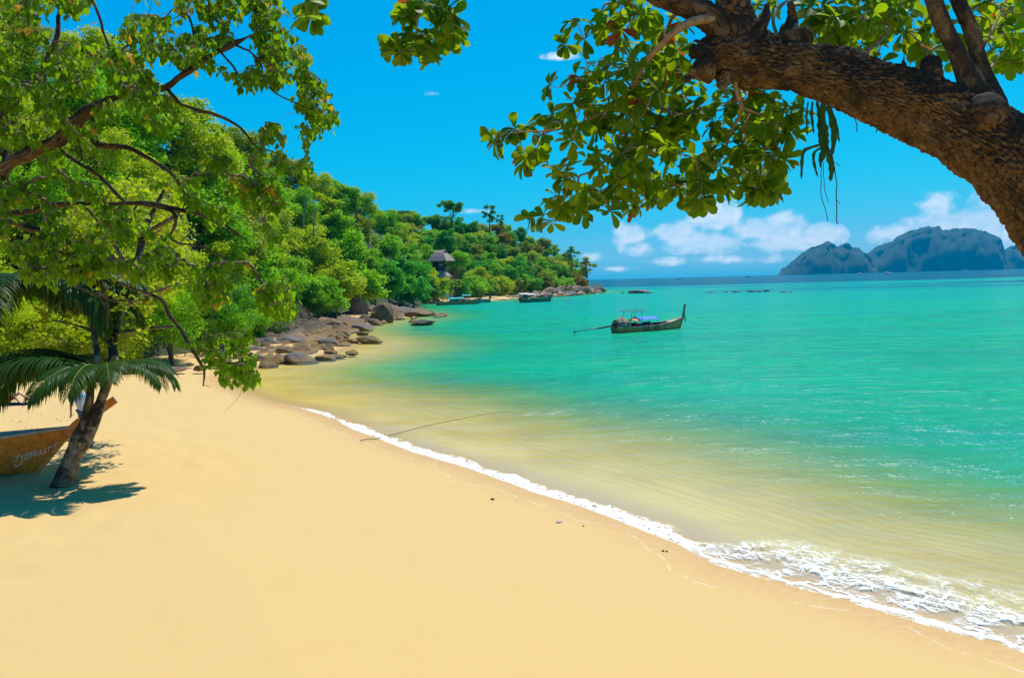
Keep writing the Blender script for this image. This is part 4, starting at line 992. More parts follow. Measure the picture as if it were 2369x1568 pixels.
for P, ra, k, d in segs:
    tip = P[-1]; ax = d / (np.linalg.norm(d) + 1e-9) * .5 + r.normal(size=3) * .30 + np.array([0, -.15, .25]); ax /= np.linalg.norm(ax)
    n = int(r.integers(7, 13)); a0 = r.uniform(0, 6.28); tmp = np.cross(ax, [.3, .5, .8]); tmp /= np.linalg.norm(tmp); t2 = np.cross(ax, tmp)
    base = r.uniform(.2, .6); red = r.random() < .03
    for j in range(n):
        a = a0 + 6.283 * j / n * 1.618 * 1.0 + r.normal() * .2; el = r.uniform(-.15, .75)
        x = math.cos(el) * (math.cos(a) * tmp + math.sin(a) * t2) + math.sin(el) * ax; x = x + np.array([0, 0, -.42 * r.uniform(.4, 1.3)]); x /= np.linalg.norm(x)
        nn = ax * .8 + np.array([0, 0, .55]) - x * .2 + r.normal(size=3) * .15
        LP.append(tip + ax * r.uniform(-.015, .02) + x * .008); LX.append(x); LN.append(nn); LS.append(r.uniform(.10, .165)); LV.append(min(.94, max(0, base + r.normal() * .18)) if not (red and r.random() < .35) else .99)
M_almond = leaf_mat('sea_almond_leaf', (.022, .09, .004, 1), (.12, .22, .006, 1), (.46, .66, .006, 1), tw=.48, rough=.45, spot=(.34, .085, .02, 1))
put_leaves(root, almond_leaf(), np.array(LP), np.array(LX), np.array(LN), np.array(LS), np.array(LV), M_almond, 300, 'foliage')

# ---- ferns hanging from the great limb
M_fern = leaf_mat('strap_fern', (.012, .045, .006, 1), (.04, .10, .012, 1), (.10, .20, .01, 1), tw=.3, rough=.4)
fr_ = empty('hanging_fern', at(1885, 240, 5.9), 0, 'dark strap leaved fern with bare roots hanging under the great limb', 'fern'); FL = np.array(fr_.location)
def strap(pts, w0, name='frond', mat=None):
    P = resample(np.array([at(x, y, D) for x, y, D in pts]), 12) - FL
    T = np.gradient(P, axis=0); T /= np.linalg.norm(T, axis=1)[:, None]; side = np.cross(T, [0, 1, .15]); side /= np.linalg.norm(side, axis=1)[:, None]; nv = np.cross(side, T)
    s = np.linspace(0, 1, 12); w_ = w0 * 5.9 / FPX * (.35 + .65 * np.sin(PI * np.clip(s * .85 + .1, 0, 1)))[:, None] * (1 + .22 * np.sin(s * 22))[:, None]; w_[-1] *= .2
    V = np.concatenate([P + side * w_ + nv * w_ * .25, P, P - side * w_ + nv * w_ * .25]); i = np.arange(11)
    F = np.concatenate([np.stack([i, i + 1, 13 + i, 12 + i], 1), np.stack([12 + i, 13 + i, 25 + i, 24 + i], 1)])
    MB().add(V, F, var=random.random()).build(name, mat or M_fern, fr_)
for pts_, w_ in (([(1880, 242), (1874, 270), (1868, 300)], 6), ([(1890, 245), (1886, 280), (1888, 325)], 5), ([(1900, 245), (1898, 275), (1903, 320)], 7), ([(1925, 250), (1922, 300), (1926, 350), (1922, 385)], 20),
                 ([(1935, 255), (1945, 290), (1950, 330), (1944, 372)], 14), ([(1920, 345), (1895, 352), (1878, 365), (1874, 425)], 8), ([(1925, 350), (1905, 362), (1903, 385), (1912, 420)], 7), ([(1928, 352), (1918, 370), (1918, 398)], 7),
                 ([(1932, 350), (1938, 372), (1945, 400), (1941, 430)], 14), ([(1910, 245), (1915, 270), (1918, 300), (1914, 330)], 10), ([(1942, 260), (1955, 300), (1962, 340)], 7), ([(1932, 300), (1930, 330), (1934, 360)], 16),
                 ([(1860, 240), (1854, 260), (1848, 282)], 4), ([(2035, 292), (2030, 308), (2026, 318)], 4)):
    q = [((1807 + (x - 1807) * 1.0 - 10) if x < 2000 else x, y - 10, 5.85) for x, y in pts_]
    strap([(x - 10 if x < 2000 else x, y, d) for x, y, d in q], w_ * .5)
M_root = simple('dangling_root', (.05, .035, .03, 1), .9)
for pts_, rr_ in (([(1916, 330), (1925, 350), (1935, 385), (1940, 430), (1941, 470), (1940, 510), (1944, 520)], 1.2), ([(1906, 370), (1905, 410), (1903, 450), (1912, 480), (1920, 512)], .9), ([(1910, 375), (1911, 410), (1912, 440), (1922, 468)], .8), ([(1922, 355), (1932, 372), (1948, 385)], .7), ([(1940, 462), (1950, 472)], .7), ([(1978, 262), (1986, 285), (1987, 306)], 1.2)):
    P, R = pxpath([(x - 5, y, 5.85, rr_) for x, y in pts_], 26); P = P + .006 * np.stack([vnoise(P * 14, 3), vnoise(P * 14, 4), vnoise(P * 14, 5)], 1)
    V, F = tube_vf(P - FL, R, 5); MB().add(V, F).build('hanging_root', M_root, fr_)

# ---- portia tree reaching in over the beach from the other side
root = empty('portia_tree', tuple(at(-330, 1330, 12.5) * [1, 1, 0] + [0, 0, .42]), 0, 'dark heart leaved tree stretching long crooked branches over the beach', 'tree'); RL = np.array(root.location)
limbs = [([(-330, 1450, 12.5, 60), (-330, 1100, 12.4, 46), (-300, 800, 12, 38), (-240, 620, 11.6, 34), (-170, 500, 11.2, 30), (-80, 430, 10.8, 26), (0, 392, 10.5, 22), (60, 358, 10.4, 20), (130, 328, 10.3, 18), (158, 300, 10.2, 17), (200, 262, 10.1, 14), (260, 228, 10, 12.5), (330, 214, 9.9, 12), (385, 200, 9.8, 11), (430, 168, 9.7, 10), (500, 122, 9.6, 9), (525, 108, 9.5, 7), (565, 92, 9.5, 5), (605, 72, 9.4, 3.5)], 44),
         ([(-240, 620, 11.6, 26), (-120, 540, 11.2, 18), (0, 497, 11, 12), (60, 490, 10.9, 11), (150, 472, 10.8, 9), (230, 474, 10.7, 8.5), (300, 470, 10.7, 8), (350, 474, 10.6, 8), (420, 486, 10.5, 7), (470, 500, 10.4, 5), (520, 520, 10.3, 3), (570, 560, 10.2, 2)], 26),
         ([(-240, 640, 11.6, 24), (-120, 560, 11.2, 18), (0, 515, 10.8, 14), (70, 530, 10.8, 12), (130, 552, 10.7, 11), (200, 575, 10.6, 9), (225, 600, 10.5, 9), (245, 640, 10.5, 8), (300, 665, 10.4, 7), (370, 690, 10.3, 7), (395, 730, 10.2, 7), (420, 765, 10.1, 6), (440, 800, 10.0, 5), (462, 838, 10, 3.5), (472, 862, 10, 3), (470, 892, 10, 2.2)], 26),
         ([(160, 310, 10.2, 12), (205, 312, 10.2, 11), (230, 335, 10.1, 10), (290, 342, 10, 9), (350, 372, 9.9, 8), (400, 405, 9.8, 7), (425, 445, 9.8, 5), (460, 490, 9.8, 4), (520, 530, 9.8, 2.5)], 22),
         ([(135, 345, 10.3, 8), (180, 375, 10.2, 7), (225, 405, 10.2, 6), (255, 435, 10.2, 5), (290, 468, 10.2, 4)], 14),
         ([(10, 420, 10.6, 12), (15, 340, 10.7, 13), (30, 250, 10.8, 12), (60, 200, 10.9, 10), (95, 165, 11, 8), (130, 90, 11, 7), (138, 30, 11, 6), (190, -30, 11, 4)], 20),
         ([(290, 222, 9.95, 5), (288, 180, 9.9, 5), (262, 130, 9.9, 5), (245, 90, 9.9, 4), (228, 40, 9.9, 4), (205, -20, 9.9, 3)], 12), ([(262, 130, 9.9, 4), (290, 110, 9.9, 3), (310, 98, 9.9, 2.4), (345, 98, 9.9, 1.5)], 8),
         ([(385, 205, 9.8, 6), (415, 240, 9.8, 6), (460, 256, 9.8, 5.5), (505, 270, 9.8, 5), (560, 300, 9.8, 4), (595, 340, 9.8, 3), (640, 355, 9.8, 2), (690, 385, 9.8, 1.5)], 16),
         ([(470, 128, 9.6, 4), (450, 90, 9.6, 4), (438, 40, 9.6, 3.5), (420, 30, 9.6, 2.5)], 10), ([(510, 118, 9.5, 4), (535, 150, 9.5, 4), (560, 178, 9.5, 3.5), (612, 176, 9.5, 3)], 12), ([(540, 105, 9.5, 3), (590, 130, 9.4, 2.6), (610, 165, 9.4, 2.6), (640, 220, 9.4, 2.4), (700, 245, 9.4, 2), (745, 255, 9.4, 1.4)], 14),
         ([(350, 474, 10.6, 5), (400, 492, 10.5, 5), (404, 520, 10.5, 5), (392, 545, 10.5, 4), (412, 560, 10.5, 4), (470, 570, 10.4, 3), (520, 600, 10.4, 2)], 12), ([(300, 660, 10.4, 4), (315, 630, 10.4, 3), (345, 605, 10.4, 2)], 8), ([(160, 655, 10.7, 4), (240, 690, 10.6, 3.6), (300, 700, 10.6, 3), (330, 730, 10.6, 2)], 10),
         ([(462, 838, 10, 2.5), (500, 825, 10, 2), (550, 830, 10, 1.4), (590, 875, 10, 1)], 10), ([(470, 890, 10, 1.2), (492, 898, 10, .8)], 5), ([(225, 575, 10.5, 8), (232, 640, 10.5, 6), (245, 700, 10.5, 4), (250, 760, 10.5, 2)], 10)]
src = []
for k, (pth, sd) in enumerate(limbs):
    P, R = pxpath(pth, len(pth) * 10 if k < 6 else len(pth) * 6); R = R * .66; src.append(P[8 if k < 3 else 0:])
    P = P + (.012 * np.stack([vnoise(P * 5, 3), vnoise(P * 5, 4), vnoise(P * 5, 5)], 1) if k < 6 else .02 * np.stack([vnoise(P * 7, 3), vnoise(P * 7, 4), vnoise(P * 7, 5)], 1))
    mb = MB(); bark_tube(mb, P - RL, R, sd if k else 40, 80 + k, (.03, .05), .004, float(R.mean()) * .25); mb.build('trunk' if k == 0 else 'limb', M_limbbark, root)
poly = np.array([(-60, -50), (660, -40), (650, 60), (706, 100), (715, 150), (745, 190), (776, 250), (784, 272), (745, 290), (705, 330), (722, 395), (716, 432), (690, 430), (660, 440), (640, 520), (640, 620), (690, 665), (672, 720), (610, 760), (566, 790), (600, 868), (585, 885), (540, 888), (500, 860), (470, 835), (430, 800), (370, 770), (280, 720), (180, 700), (60, 640), (-60, 600)], float)
def inpoly(q, pg):
    ins = np.zeros(len(q), bool); j = len(pg) - 1
    for i in range(len(pg)):
        xi, yi = pg[i]; xj, yj = pg[j]
        if yi != yj: ins ^= ((yi > q[:, 1]) != (yj > q[:, 1])) & (q[:, 0] < (xj - xi) * (q[:, 1] - yi) / (yj - yi) + xi)
        j = i
    return ins
r = np.random.default_rng(21)
q = np.c_[r.uniform(-60, 790, 8600), r.uniform(-50, 890, 8600)]; q = q[inpoly(q, poly)]
nzv = fbm(np.c_[q / 62, q[:, 0] * 0], 3, 55); thin = np.where((q[:, 0] > 380) & (q[:, 0] < 690) & (q[:, 1] > 180) & (q[:, 1] < 400), .45, 0) + np.where((q[:, 1] > 300) & (q[:, 1] < 780) & (q[:, 0] < 640), .34, 0) + np.where((q[:, 0] < 420) & (q[:, 1] < 240), .05, 0)
edge_ = np.where((q[:, 0] > 600) & (q[:, 1] > 60) & (q[:, 1] < 320), -.35, 0)
q = q[(nzv > -.16 + thin + edge_) | ((q[:, 1] > 770) & (q[:, 0] > 470))][:2150]
Dq = r.uniform(8.9, 10.7, len(q)); Dq = np.where(q[:, 0] > 480, r.uniform(9.2, 10.2, len(q)), Dq); Dq = np.where((q[:, 0] < 480) & (q[:, 1] > 560), np.minimum(Dq, r.uniform(9.3, 9.9, len(q))), Dq)
tg = np.array([at(a, b, c) for (a, b), c in zip(q, Dq)])
segs = grow(np.concatenate(src), tg, 4, .0038, .40, .02)
mb = MB()
for P, ra, k, d in segs:
    V, F = tube_vf(P - RL, np.linspace(ra, ra * .75, 7), 4, False); mb.add(V, F)
# bare twigs
for k in range(260):
    s = segs[int(r.integers(len(segs)))][0][-1]; d = r.normal(size=3) * .16 + [0, 0, -.03]; V, F = tube_vf(resample([s, s + d * .5 + r.normal(size=3) * .03, s + d * 1.1], 6) - RL, np.linspace(.003, .0014, 6), 3, False); mb.add(V, F)
tag(mb.build('branches', M_twig, root), kind='stuff')
LP, LX, LN, LS, LV = [], [], [], [], []
for P, ra, k, d in segs:
    nlf = int(r.integers(4, 7)); yel = r.random() < .018
    for j in range(nlf):
        p = P[int(r.integers(3, 7))] + r.normal(size=3) * .025; az_ = r.uniform(0, 6.28)
        x = np.array([math.cos(az_) * .55, math.sin(az_) * .55, -r.uniform(.45, 1.2)]); nn = np.array([math.cos(az_ + r.normal() * .3), math.sin(az_ + r.normal() * .3), r.uniform(.25, 1.1)]) + r.normal(size=3) * .3
        s_ = r.uniform(.052, .098); x /= np.linalg.norm(x); LP.append(p + x * .035); LX.append(x); LN.append(nn); LS.append(s_); LV.append(.99 if (yel or r.random() < .012) else float(np.clip(r.normal(.42, .2), 0, .94)))
M_portia = leaf_mat('portia_leaf', (.025, .095, .004, 1), (.13, .27, .006, 1), (.36, .62, .006, 1), tw=.48, rough=.5, spot=(.50, .33, .02, 1))  # darker green than the leaning tree, its backlit shade put into the colour
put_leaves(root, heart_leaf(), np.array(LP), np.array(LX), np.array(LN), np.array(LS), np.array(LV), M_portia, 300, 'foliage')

# ---- leaning tree in front of the beached boat, with sunlit yellow-green crown
root = empty('leaning_tree', tuple(gr(142, 1122, .42)), 0, 'leaning twin stemmed tree with mottled trunk and sunlit yellow green crown beside the orange boat', 'tree'); RL = np.array(root.location)
D0 = RL[1]
stems = [([(140, 1135, D0, 24), (150, 1105, D0, 22), (163, 1070, D0, 20), (176, 1040, D0, 20), (184, 1012, D0, 19), (196, 985, D0 + .05, 14), (203, 950, D0 + .1, 11), (208, 915, D0 + .1, 9), (212, 880, D0 + .2, 8), (225, 820, D0 + .3, 7), (210, 740, D0 + .5, 5)], 'trunk'),
         ([(184, 1040, D0, 14), (198, 1018, D0, 14), (213, 985, D0, 13), (226, 950, D0 + .1, 12), (238, 915, D0 + .2, 10), (250, 880, D0 + .3, 10), (262, 830, D0 + .6, 10), (262, 780, D0 + 1, 10), (286, 700, D0 + 1.5, 9), (306, 645, D0 + 2, 9), (322, 590, D0 + 2.3, 8), (340, 520, D0 + 2.6, 6), (380, 440, D0 + 3, 4)], 'trunk'),
         ([(290, 700, D0 + 1.5, 6), (350, 680, D0 + 1.2, 5), (400, 660, D0 + 1, 3)], 'limb'), ([(310, 640, D0 + 2, 5), (260, 560, D0 + 2, 4), (200, 480, D0 + 2, 3)], 'limb'),
         ([(265, 770, D0 + 1, 5), (340, 760, D0 + .8, 4), (400, 755, D0 + .7, 3)], 'limb'), ([(335, 540, D0 + 2.5, 5), (410, 500, D0 + 2, 4)], 'limb'), ([(262, 800, D0 + .8, 4), (200, 760, D0 + .6, 3), (120, 740, D0 + .5, 2)], 'limb')]
src = []
for k, (pth, nm) in enumerate(stems):
    P, R = pxpath(pth, len(pth) * 12); src.append(P[50:] if k < 2 else P); mb = MB(); bark_tube(mb, P - RL, R, 36 if k < 2 else 12, 120 + k, (.05, .05), .006, .012); mb.build(nm, bark_mat('mottled_bark', (.30, .24, .15, 1), (.14, .10, .06, 1), (.05, .035, .02, 1), (.42, .38, .28, 1)) if k == 0 else bpy.data.materials['mottled_bark'], root)
poly2 = np.array([(60, 520), (200, 440), (330, 400), (400, 430), (440, 520), (430, 640), (370, 700), (320, 760), (290, 820), (250, 850), (180, 850), (90, 830), (60, 700), (40, 560)], float)
q = np.c_[r.uniform(30, 700, 2600), r.uniform(290, 880, 2600)]; q = q[inpoly(q, poly2)]; nzv = fbm(np.c_[q / 75, q[:, 0] * 0], 3, 91); q = q[nzv > -.4][:980]
tg = np.array([at(a, b, D0 + r.uniform(.3, 4.5) + (2.5 if a > 330 else 0)) for a, b in q]); segs = grow(np.concatenate(src), tg, 14, .0042, .42, .03)
mb = MB()
for P, ra, k, d in segs:
    V, F = tube_vf(P - RL, np.linspace(ra, ra * .75, 7), 4, False); mb.add(V, F)
tag(mb.build('branches', M_twigpale, root), kind='stuff')
LP, LX, LN, LS, LV = [], [], [], [], []
for P, ra, k, d in segs:
    for j in range(int(r.integers(6, 11))):
        p = P[int(r.integers(2, 7))] + r.normal(size=3) * .10; az_ = r.uniform(0, 6.28); x = np.array([math.cos(az_) * .8, math.sin(az_) * .8, -r.uniform(.1, .8)]); nn = np.array([0, 0, 1.0]) + r.normal(size=3) * .55
        LP.append(p); LX.append(x / np.linalg.norm(x)); LN.append(nn); LS.append(r.uniform(.085, .15)); LV.append(.99 if r.random() < .02 else float(np.clip(r.normal(.55, .24), 0, .94)))
M_sunny = leaf_mat('sunlit_leaf', (.09, .17, .004, 1), (.34, .40, .006, 1), (.60, .72, .006, 1), tw=.45, rough=.36, spot=(.6, .34, .01, 1))  # brighter and yellower leaf, sunlight put into the colour
put_leaves(root, heart_leaf(), np.array(LP), np.array(LX), np.array(LN), np.array(LS), np.array(LV), M_sunny, 60, 'foliage')
# ------------------------------------------------------------------ boulders
def rock_mesh(name, seed, sub=3, flat=.62, blocky=.5):
    V, F = ICO[sub]; r = np.random.default_rng(seed); V = V.copy()
    for _ in range(int(5 + blocky * 9)):
        n = r.normal(size=3); n[2] = abs(n[2]) * .8; n /= np.linalg.norm(n); d = r.uniform(.48, .86); over = V @ n - d
        V = V - np.where(over > 0, over * .92, 0)[:, None] * n
    V = V * (1 + .09 * fbm(V * 1.6, 3, seed)[:, None] + .02 * fbm(V * 7, 2, seed + 4)[:, None])
    V[:, 2] *= flat; V -= (V.max(0) + V.min(0)) / 2; V /= (V.max(0) - V.min(0)).max() / 2 * .5 * 2
    return MB().add(V, F).mesh(name, M_rockA)
def rock_mat(name, a, b, c):
    t = NT(name); p = t.pos(); z = t.n('ShaderNodeSeparateXYZ', {0: p}).outputs[2]; r = t.rnd()
    col = t.mix(t.ss(t.noise(1.6, 5, .6, p), .35, .68), a, b); col = t.mix(t.math('MULTIPLY', r, .6), col, c)
    col = t.mix(t.math('MULTIPLY', t.ss(t.noise(22, 4, .7, p), .5, .75), .35), col, (.06, .045, .035, 1))
    zz_ = t.math('ADD', z, t.math('MULTIPLY', t.math('SUBTRACT', t.noise(2.5, 3, .6, p), .5), .5))
    col = t.mix(t.math('MULTIPLY', t.ss(zz_, .55, .2), .75), col, (.26, .14, .012, 1))       # algae up to the tide mark
    col = t.mix(t.ss(zz_, .14, .02), col, (.06, .045, .012, 1))
    n = t.bump(t.noise(4, 9, .72, p), 1.0, .2)
    return t.end(t.pr(col, t.lr(t.ss(zz_, .35, .1), 0, 1, .75, .3), n, spec=.4))
M_rockA = rock_mat('boulder_grey_brown', (.16, .10, .05, 1), (.07, .046, .028, 1), (.22, .13, .06, 1))
M_rockB = rock_mat('boulder_reddish', (.32, .175, .095, 1), (.19, .105, .068, 1), (.36, .225, .13, 1))
M_rockC = rock_mat('boulder_slate', (.13, .115, .105, 1), (.085, .08, .078, 1), (.17, .14, .12, 1))
M_rockD = simple('reef_rock_black', (.030, .024, .022, 1), .55, 4, .3, 1.0)
RK = [rock_mesh('boulder_shape', 200 + k, 3, (.5, .62, .75, .55, .45, .7)[k % 6], (.3, .8, .5, .9, .2, .6)[k % 6]) for k in range(9)]
def rock(name, p, sx, sy, sz, rz, mat, label, group, cat='boulder', tx=0.0, ty=0.0, me=None):
    me = me or random.choice(RK); o = link(name, me); o.location = tuple(p); o.rotation_euler = (tx, ty, rz)
    o.scale = (sx, sy, sz); o.material_slots[0].link = 'OBJECT'; o.material_slots[0].material = mat
    return tag(o, label, cat, group)
def rpx(cx, cy, w_, h_, ratio=.8, zb=0.0, dep=None):
    """boulder seen at (cx, cy) with width w_ and height h_ in px, standing on zb"""
    g = gr(cx, cy + h_ * .5, zb); D = g[1] if dep is None else dep
    m = D / FPX; c = at(cx, cy, D + w_ * m * .3); return c, w_ * m, h_ * m
# (x, y, w, h) in a 2.632x enlargement; tone; label
def rq(x, y): return 503.4 + x * .225, 651.5 + y * .225
BIG = [(1180, 322, 245, 105, 'B', 'smooth rounded brown boulder like a loaf, below the pinkish blocks'), (1420, 262, 165, 205, 'B', 'largest pinkish boulder leaning over its neighbours'), (1345, 185, 110, 110, 'B', 'pinkish boulder at the foot of the trees behind the largest one'),
       (1290, 285, 90, 100, 'B', 'pale pink mottled boulder in a gap beside the loaf shaped one'), (1215, 235, 70, 60, 'B', 'small pale boulder topping the loaf shaped one'), (1700, 340, 175, 165, 'A', 'big slanting brown slab pointing down to the water'), (1560, 235, 170, 85, 'B', 'long reddish boulder sloping under the leaves'),
       (1600, 290, 70, 85, 'B', 'pale upright boulder between two slanting slabs'), (1800, 310, 235, 115, 'A', 'long wedge shaped boulder sloping towards the cove'), (1755, 240, 90, 60, 'A', 'boulder at the back edge of the small sandy cove'), (1828, 268, 48, 45, 'C', 'little dark boulder beside the sand of the cove'),
       (1925, 300, 120, 70, 'C', 'dark pointed boulder by the cove water'), (2065, 325, 190, 66, 'A', 'low brown hump of rock standing in the water'), (2180, 325, 80, 45, 'C', 'small dark rock at the end of the brown hump'), (2040, 290, 130, 30, 'A', 'flat rock slab behind the brown hump'), (2110, 425, 170, 50, 'C', 'lone dark rock awash in open water'),
       (2290, 345, 110, 32, 'A', 'low rock barely above the water beyond the point'), (1610, 375, 100, 70, 'A', 'cracked boulder under the slanting slab'), (1620, 420, 110, 50, 'A', 'algae stained boulder below the slanting slab'), (1530, 395, 110, 60, 'A', 'rounded boulder in front of the largest pinkish one'),
       (1290, 385, 120, 65, 'A', 'smooth boulder in the middle of the rock heap'), (1380, 415, 230, 66, 'A', 'long smooth slab sloping to the water'), (1110, 410, 170, 80, 'B', 'reddish brown slab below the loaf shaped boulder'), (1210, 450, 150, 65, 'A', 'stained rounded slab low in the heap'), (980, 450, 90, 66, 'C', 'dark grey boulder next to the driftwood'),
       (1030, 345, 90, 40, 'B', 'thin layered ledge behind the driftwood end'), (1500, 470, 160, 72, 'C', 'dark barnacled rock splashed by small waves'), (1320, 505, 190, 45, 'A', 'yellow stained reef rock at the waterline'), (1050, 508, 80, 26, 'C', 'small slate stone on the sand patch'), (1460, 345, 70, 40, 'A', 'small stone tucked under the pinkish boulder'),
       (750, 615, 245, 75, 'C', 'long grey slab, highest of the stone shelf'), (700, 655, 150, 40, 'A', 'grey brown slab in the middle of the shelf'), (540, 640, 165, 75, 'C', 'rounded grey boulder at the back of the shelf'), (350, 710, 190, 90, 'C', 'large smooth grey boulder at the near corner of the shelf'), (300, 655, 120, 50, 'A', 'smooth boulder behind the large grey corner one'),
       (290, 590, 210, 70, 'B', 'broad reddish flat rock at the back of the shelf'), (420, 790, 130, 75, 'C', 'dark boulder at the sand edge of the shelf'), (560, 730, 120, 60, 'B', 'pale brown boulder in the middle of the shelf'), (500, 680, 90, 60, 'A', 'small boulder wedged between grey ones'), (600, 805, 210, 75, 'A', 'golden brown flat boulder at the water edge'),
       (690, 720, 150, 70, 'A', 'brown slab split by a crack'), (870, 700, 200, 80, 'A', 'golden algae covered slab dipping into the water'), (870, 800, 230, 66, 'C', 'dark slate blade of rock tilted at the waterline'), (1145, 630, 150, 76, 'C', 'dark grey boulder with a flat top in the shallows'), (1140, 680, 75, 56, 'C', 'rounded dark boulder in front of the flat topped one'),
       (1070, 680, 70, 50, 'C', 'small dark stone beside the rounded dark boulder'), (1270, 570, 110, 44, 'C', 'dark humped rock in the outer shallows'), (1290, 608, 85, 50, 'A', 'golden stone among the outer rocks'), (1400, 610, 85, 40, 'A', 'brown stone next to the outermost boulder'), (1560, 600, 175, 60, 'A', 'outermost boulder of the near shelf, brown and humped'),
       (1290, 650, 110, 30, 'A', 'low golden rock awash between the outer stones'), (1380, 735, 90, 42, 'A', 'lone round stone washed by a ripple'), (730, 800, 70, 44, 'A', 'small stone between the blade and the golden boulder'), (790, 575, 170, 56, 'B', 'reddish slab at the top of the stone shelf'), (930, 600, 290, 60, 'B', 'broad pale brown flat stone reaching into the shallows'),
       (960, 650, 200, 40, 'A', 'wet golden ledge at the edge of the shallows'), (430, 640, 80, 60, 'A', 'brown boulder beside the rounded grey one'), (620, 635, 50, 40, 'A', 'small pebble like stone on the shelf'), (860, 640, 60, 44, 'A', 'knob of rock between two slabs'), (1160, 725, 90, 30, 'A', 'low rock ahead of the dark shallows boulders'),
       (1100, 790, 160, 26, 'C', 'flat dark rock just under the ripples'), (1240, 770, 120, 22, 'C', 'thin strip of rock awash'), (650, 560, 110, 50, 'A', 'boulder in the shade behind the shelf'), (840, 745, 130, 40, 'A', 'stained stone just behind the slate blade'), (520, 870, 130, 16, 'C', 'nearly buried rock at the sandy corner')]
tag(MB().add(V_bank, F_bank).build('rocky_bank', rock_mat('bedrock_brown', (.085, .055, .032, 1), (.035, .025, .017, 1), (.11, .068, .036, 1))), kind='structure', label='cracked bedrock between the boulders of the near point')
MT = {'A': M_rockA, 'B': M_rockB, 'C': M_rockC}
random.seed(3)
for x, y, w_, h_, tn, lab in BIG:
    px, py = rq(x, y); c, W, H = rpx(px, py, w_ * .225, h_ * .225, zb=.0)
    c[2] = max(c[2], .02 + H * .1)
    tl = -.32 if 'slant' in lab or 'wedge' in lab or 'sloping' in lab else (-.28 if 'blade' in lab else random.uniform(-.12, .12))
    rock('boulder', c, W * .78, W * .7, max(H * 1.35, .45) , random.uniform(-.35, .35), MT[tn], lab, 'boulders of the near point', tx=random.uniform(-.1, .1), ty=-tl)
RW = {'boulder_grey_brown': 'brown', 'boulder_reddish': 'reddish', 'boulder_slate': 'slate grey'}
LB = 'small loose stone in the gaps of the near rock heap'
zones = [((570, 772), (720, 800), 56, 16, 34), ((530, 790), (710, 834), 40, 14, 32), ((700, 770), (860, 800), 18, 10, 22), ((690, 722), (800, 760), 30, 14, 34), ((860, 725), (960, 745), 12, 12, 26)]
for (x0, y0), (x1, y1), n, a, b in zones:
    for k in range(n):
        px, py = random.uniform(x0, x1), random.uniform(y0, y1)
        lowline = 838 - max(0, px - 720) * .35
        if py > lowline and px > 560: continue
        c, W, H = rpx(px, py, random.uniform(a, b), random.uniform(5, 9)); c[2] = max(-.02, min(c[2], .35)) if py > 770 else c[2] * random.uniform(.2, 1)
        rock('boulder', c, W * .72, W * .66, W * .62, random.uniform(0, 6), (mm := random.choice([M_rockA, M_rockA, M_rockB, M_rockC])), ('small %s loose stone %s' % (RW[mm.name], 'high under the driftwood' if py < 775 else 'between the shelf slabs' if px > 620 else 'by the sandy corner of the shelf') if px < 700 else 'small %s loose stone %s' % (RW[mm.name], 'among the pinkish boulders' if px < 810 and py < 765 else 'beside the cove point' if py < 765 else 'at the outer shelf edge')), 'small loose stones of the near point')
# low rocks at the back of the beach
for px, py, w_, h_, tn, l in ((405, 851, 44, 14, 'B', 'low smooth brown rock lying on the sand behind the beach, wider of two'), (362, 854, 26, 16, 'B', 'low brown rock on the sand, smaller and nearer the palms'), (300, 858, 30, 9, 'B', 'flat reddish stone half buried behind the palms'), (462, 848, 26, 12, 'A', 'brown rock on the sand by the drooping branch tip'), (440, 842, 16, 6, 'A', 'little stone behind the drooping branch tip'), (505, 836, 40, 14, 'B', 'reddish rock at the shaded end of the beach')):
    c, W, H = rpx(px, py, w_, h_, zb=.35); rock('boulder', [c[0], c[1], .4], W * .58, W * .45, H * 1.1, random.uniform(-.2, .2), MT[tn], l, 'low rocks at the back of the beach')
# headland shore
k = 0
for i in range(72):
    px = 1180 + 212 * (i / 71.0) + random.uniform(-5, 5); top = np.interp(px, [1180, 1290, 1330, 1392], [686, 664, 662, 670]); bot = np.interp(px, [1180, 1290, 1350, 1392], [690, 687, 682, 676])
    py = random.uniform(top, bot); g = gr(px, bot, 0); D = g[1] + (bot - py) * .9; W = random.uniform(1.4, 3.0) if px > 1260 else random.uniform(1.0, 2.1)
    c = at(px, py, D); c[2] = max(c[2], .1)
    big = W > 2.3
    mm = random.choice([M_rockA, M_rockA, M_rockC, M_rockB]); wh = 'at the very tip of the headland' if px > 1340 else 'below the outer headland trees' if px > 1280 else 'behind the green longtail boat'
    rock('boulder', c, W * .75, W * .62, W * .55, random.uniform(0, 6), mm, ('large %s tumbled boulder %s' if big else 'small %s tumbled rock %s') % (RW[mm.name], wh), 'large rocks of the headland shore' if big else 'small rocks of the headland shore')
for px, py, w_, l in ((1120, 694, 20, 'flat rock at the water edge behind the brown longtail prow'), (1165, 692, 22, 'flat rock between the two moored longtails'), (1188, 690, 14, 'low stone beside the white roofed boat'), (1310, 690, 12, 'pale stone awash beyond the green boat')):
    c, W, H = rpx(px, py, w_, 4); rock('boulder', [c[0], c[1], .05], W * .6, W * .4, W * .2, 0, M_rockA, l, 'flat rocks at the headland waterline')
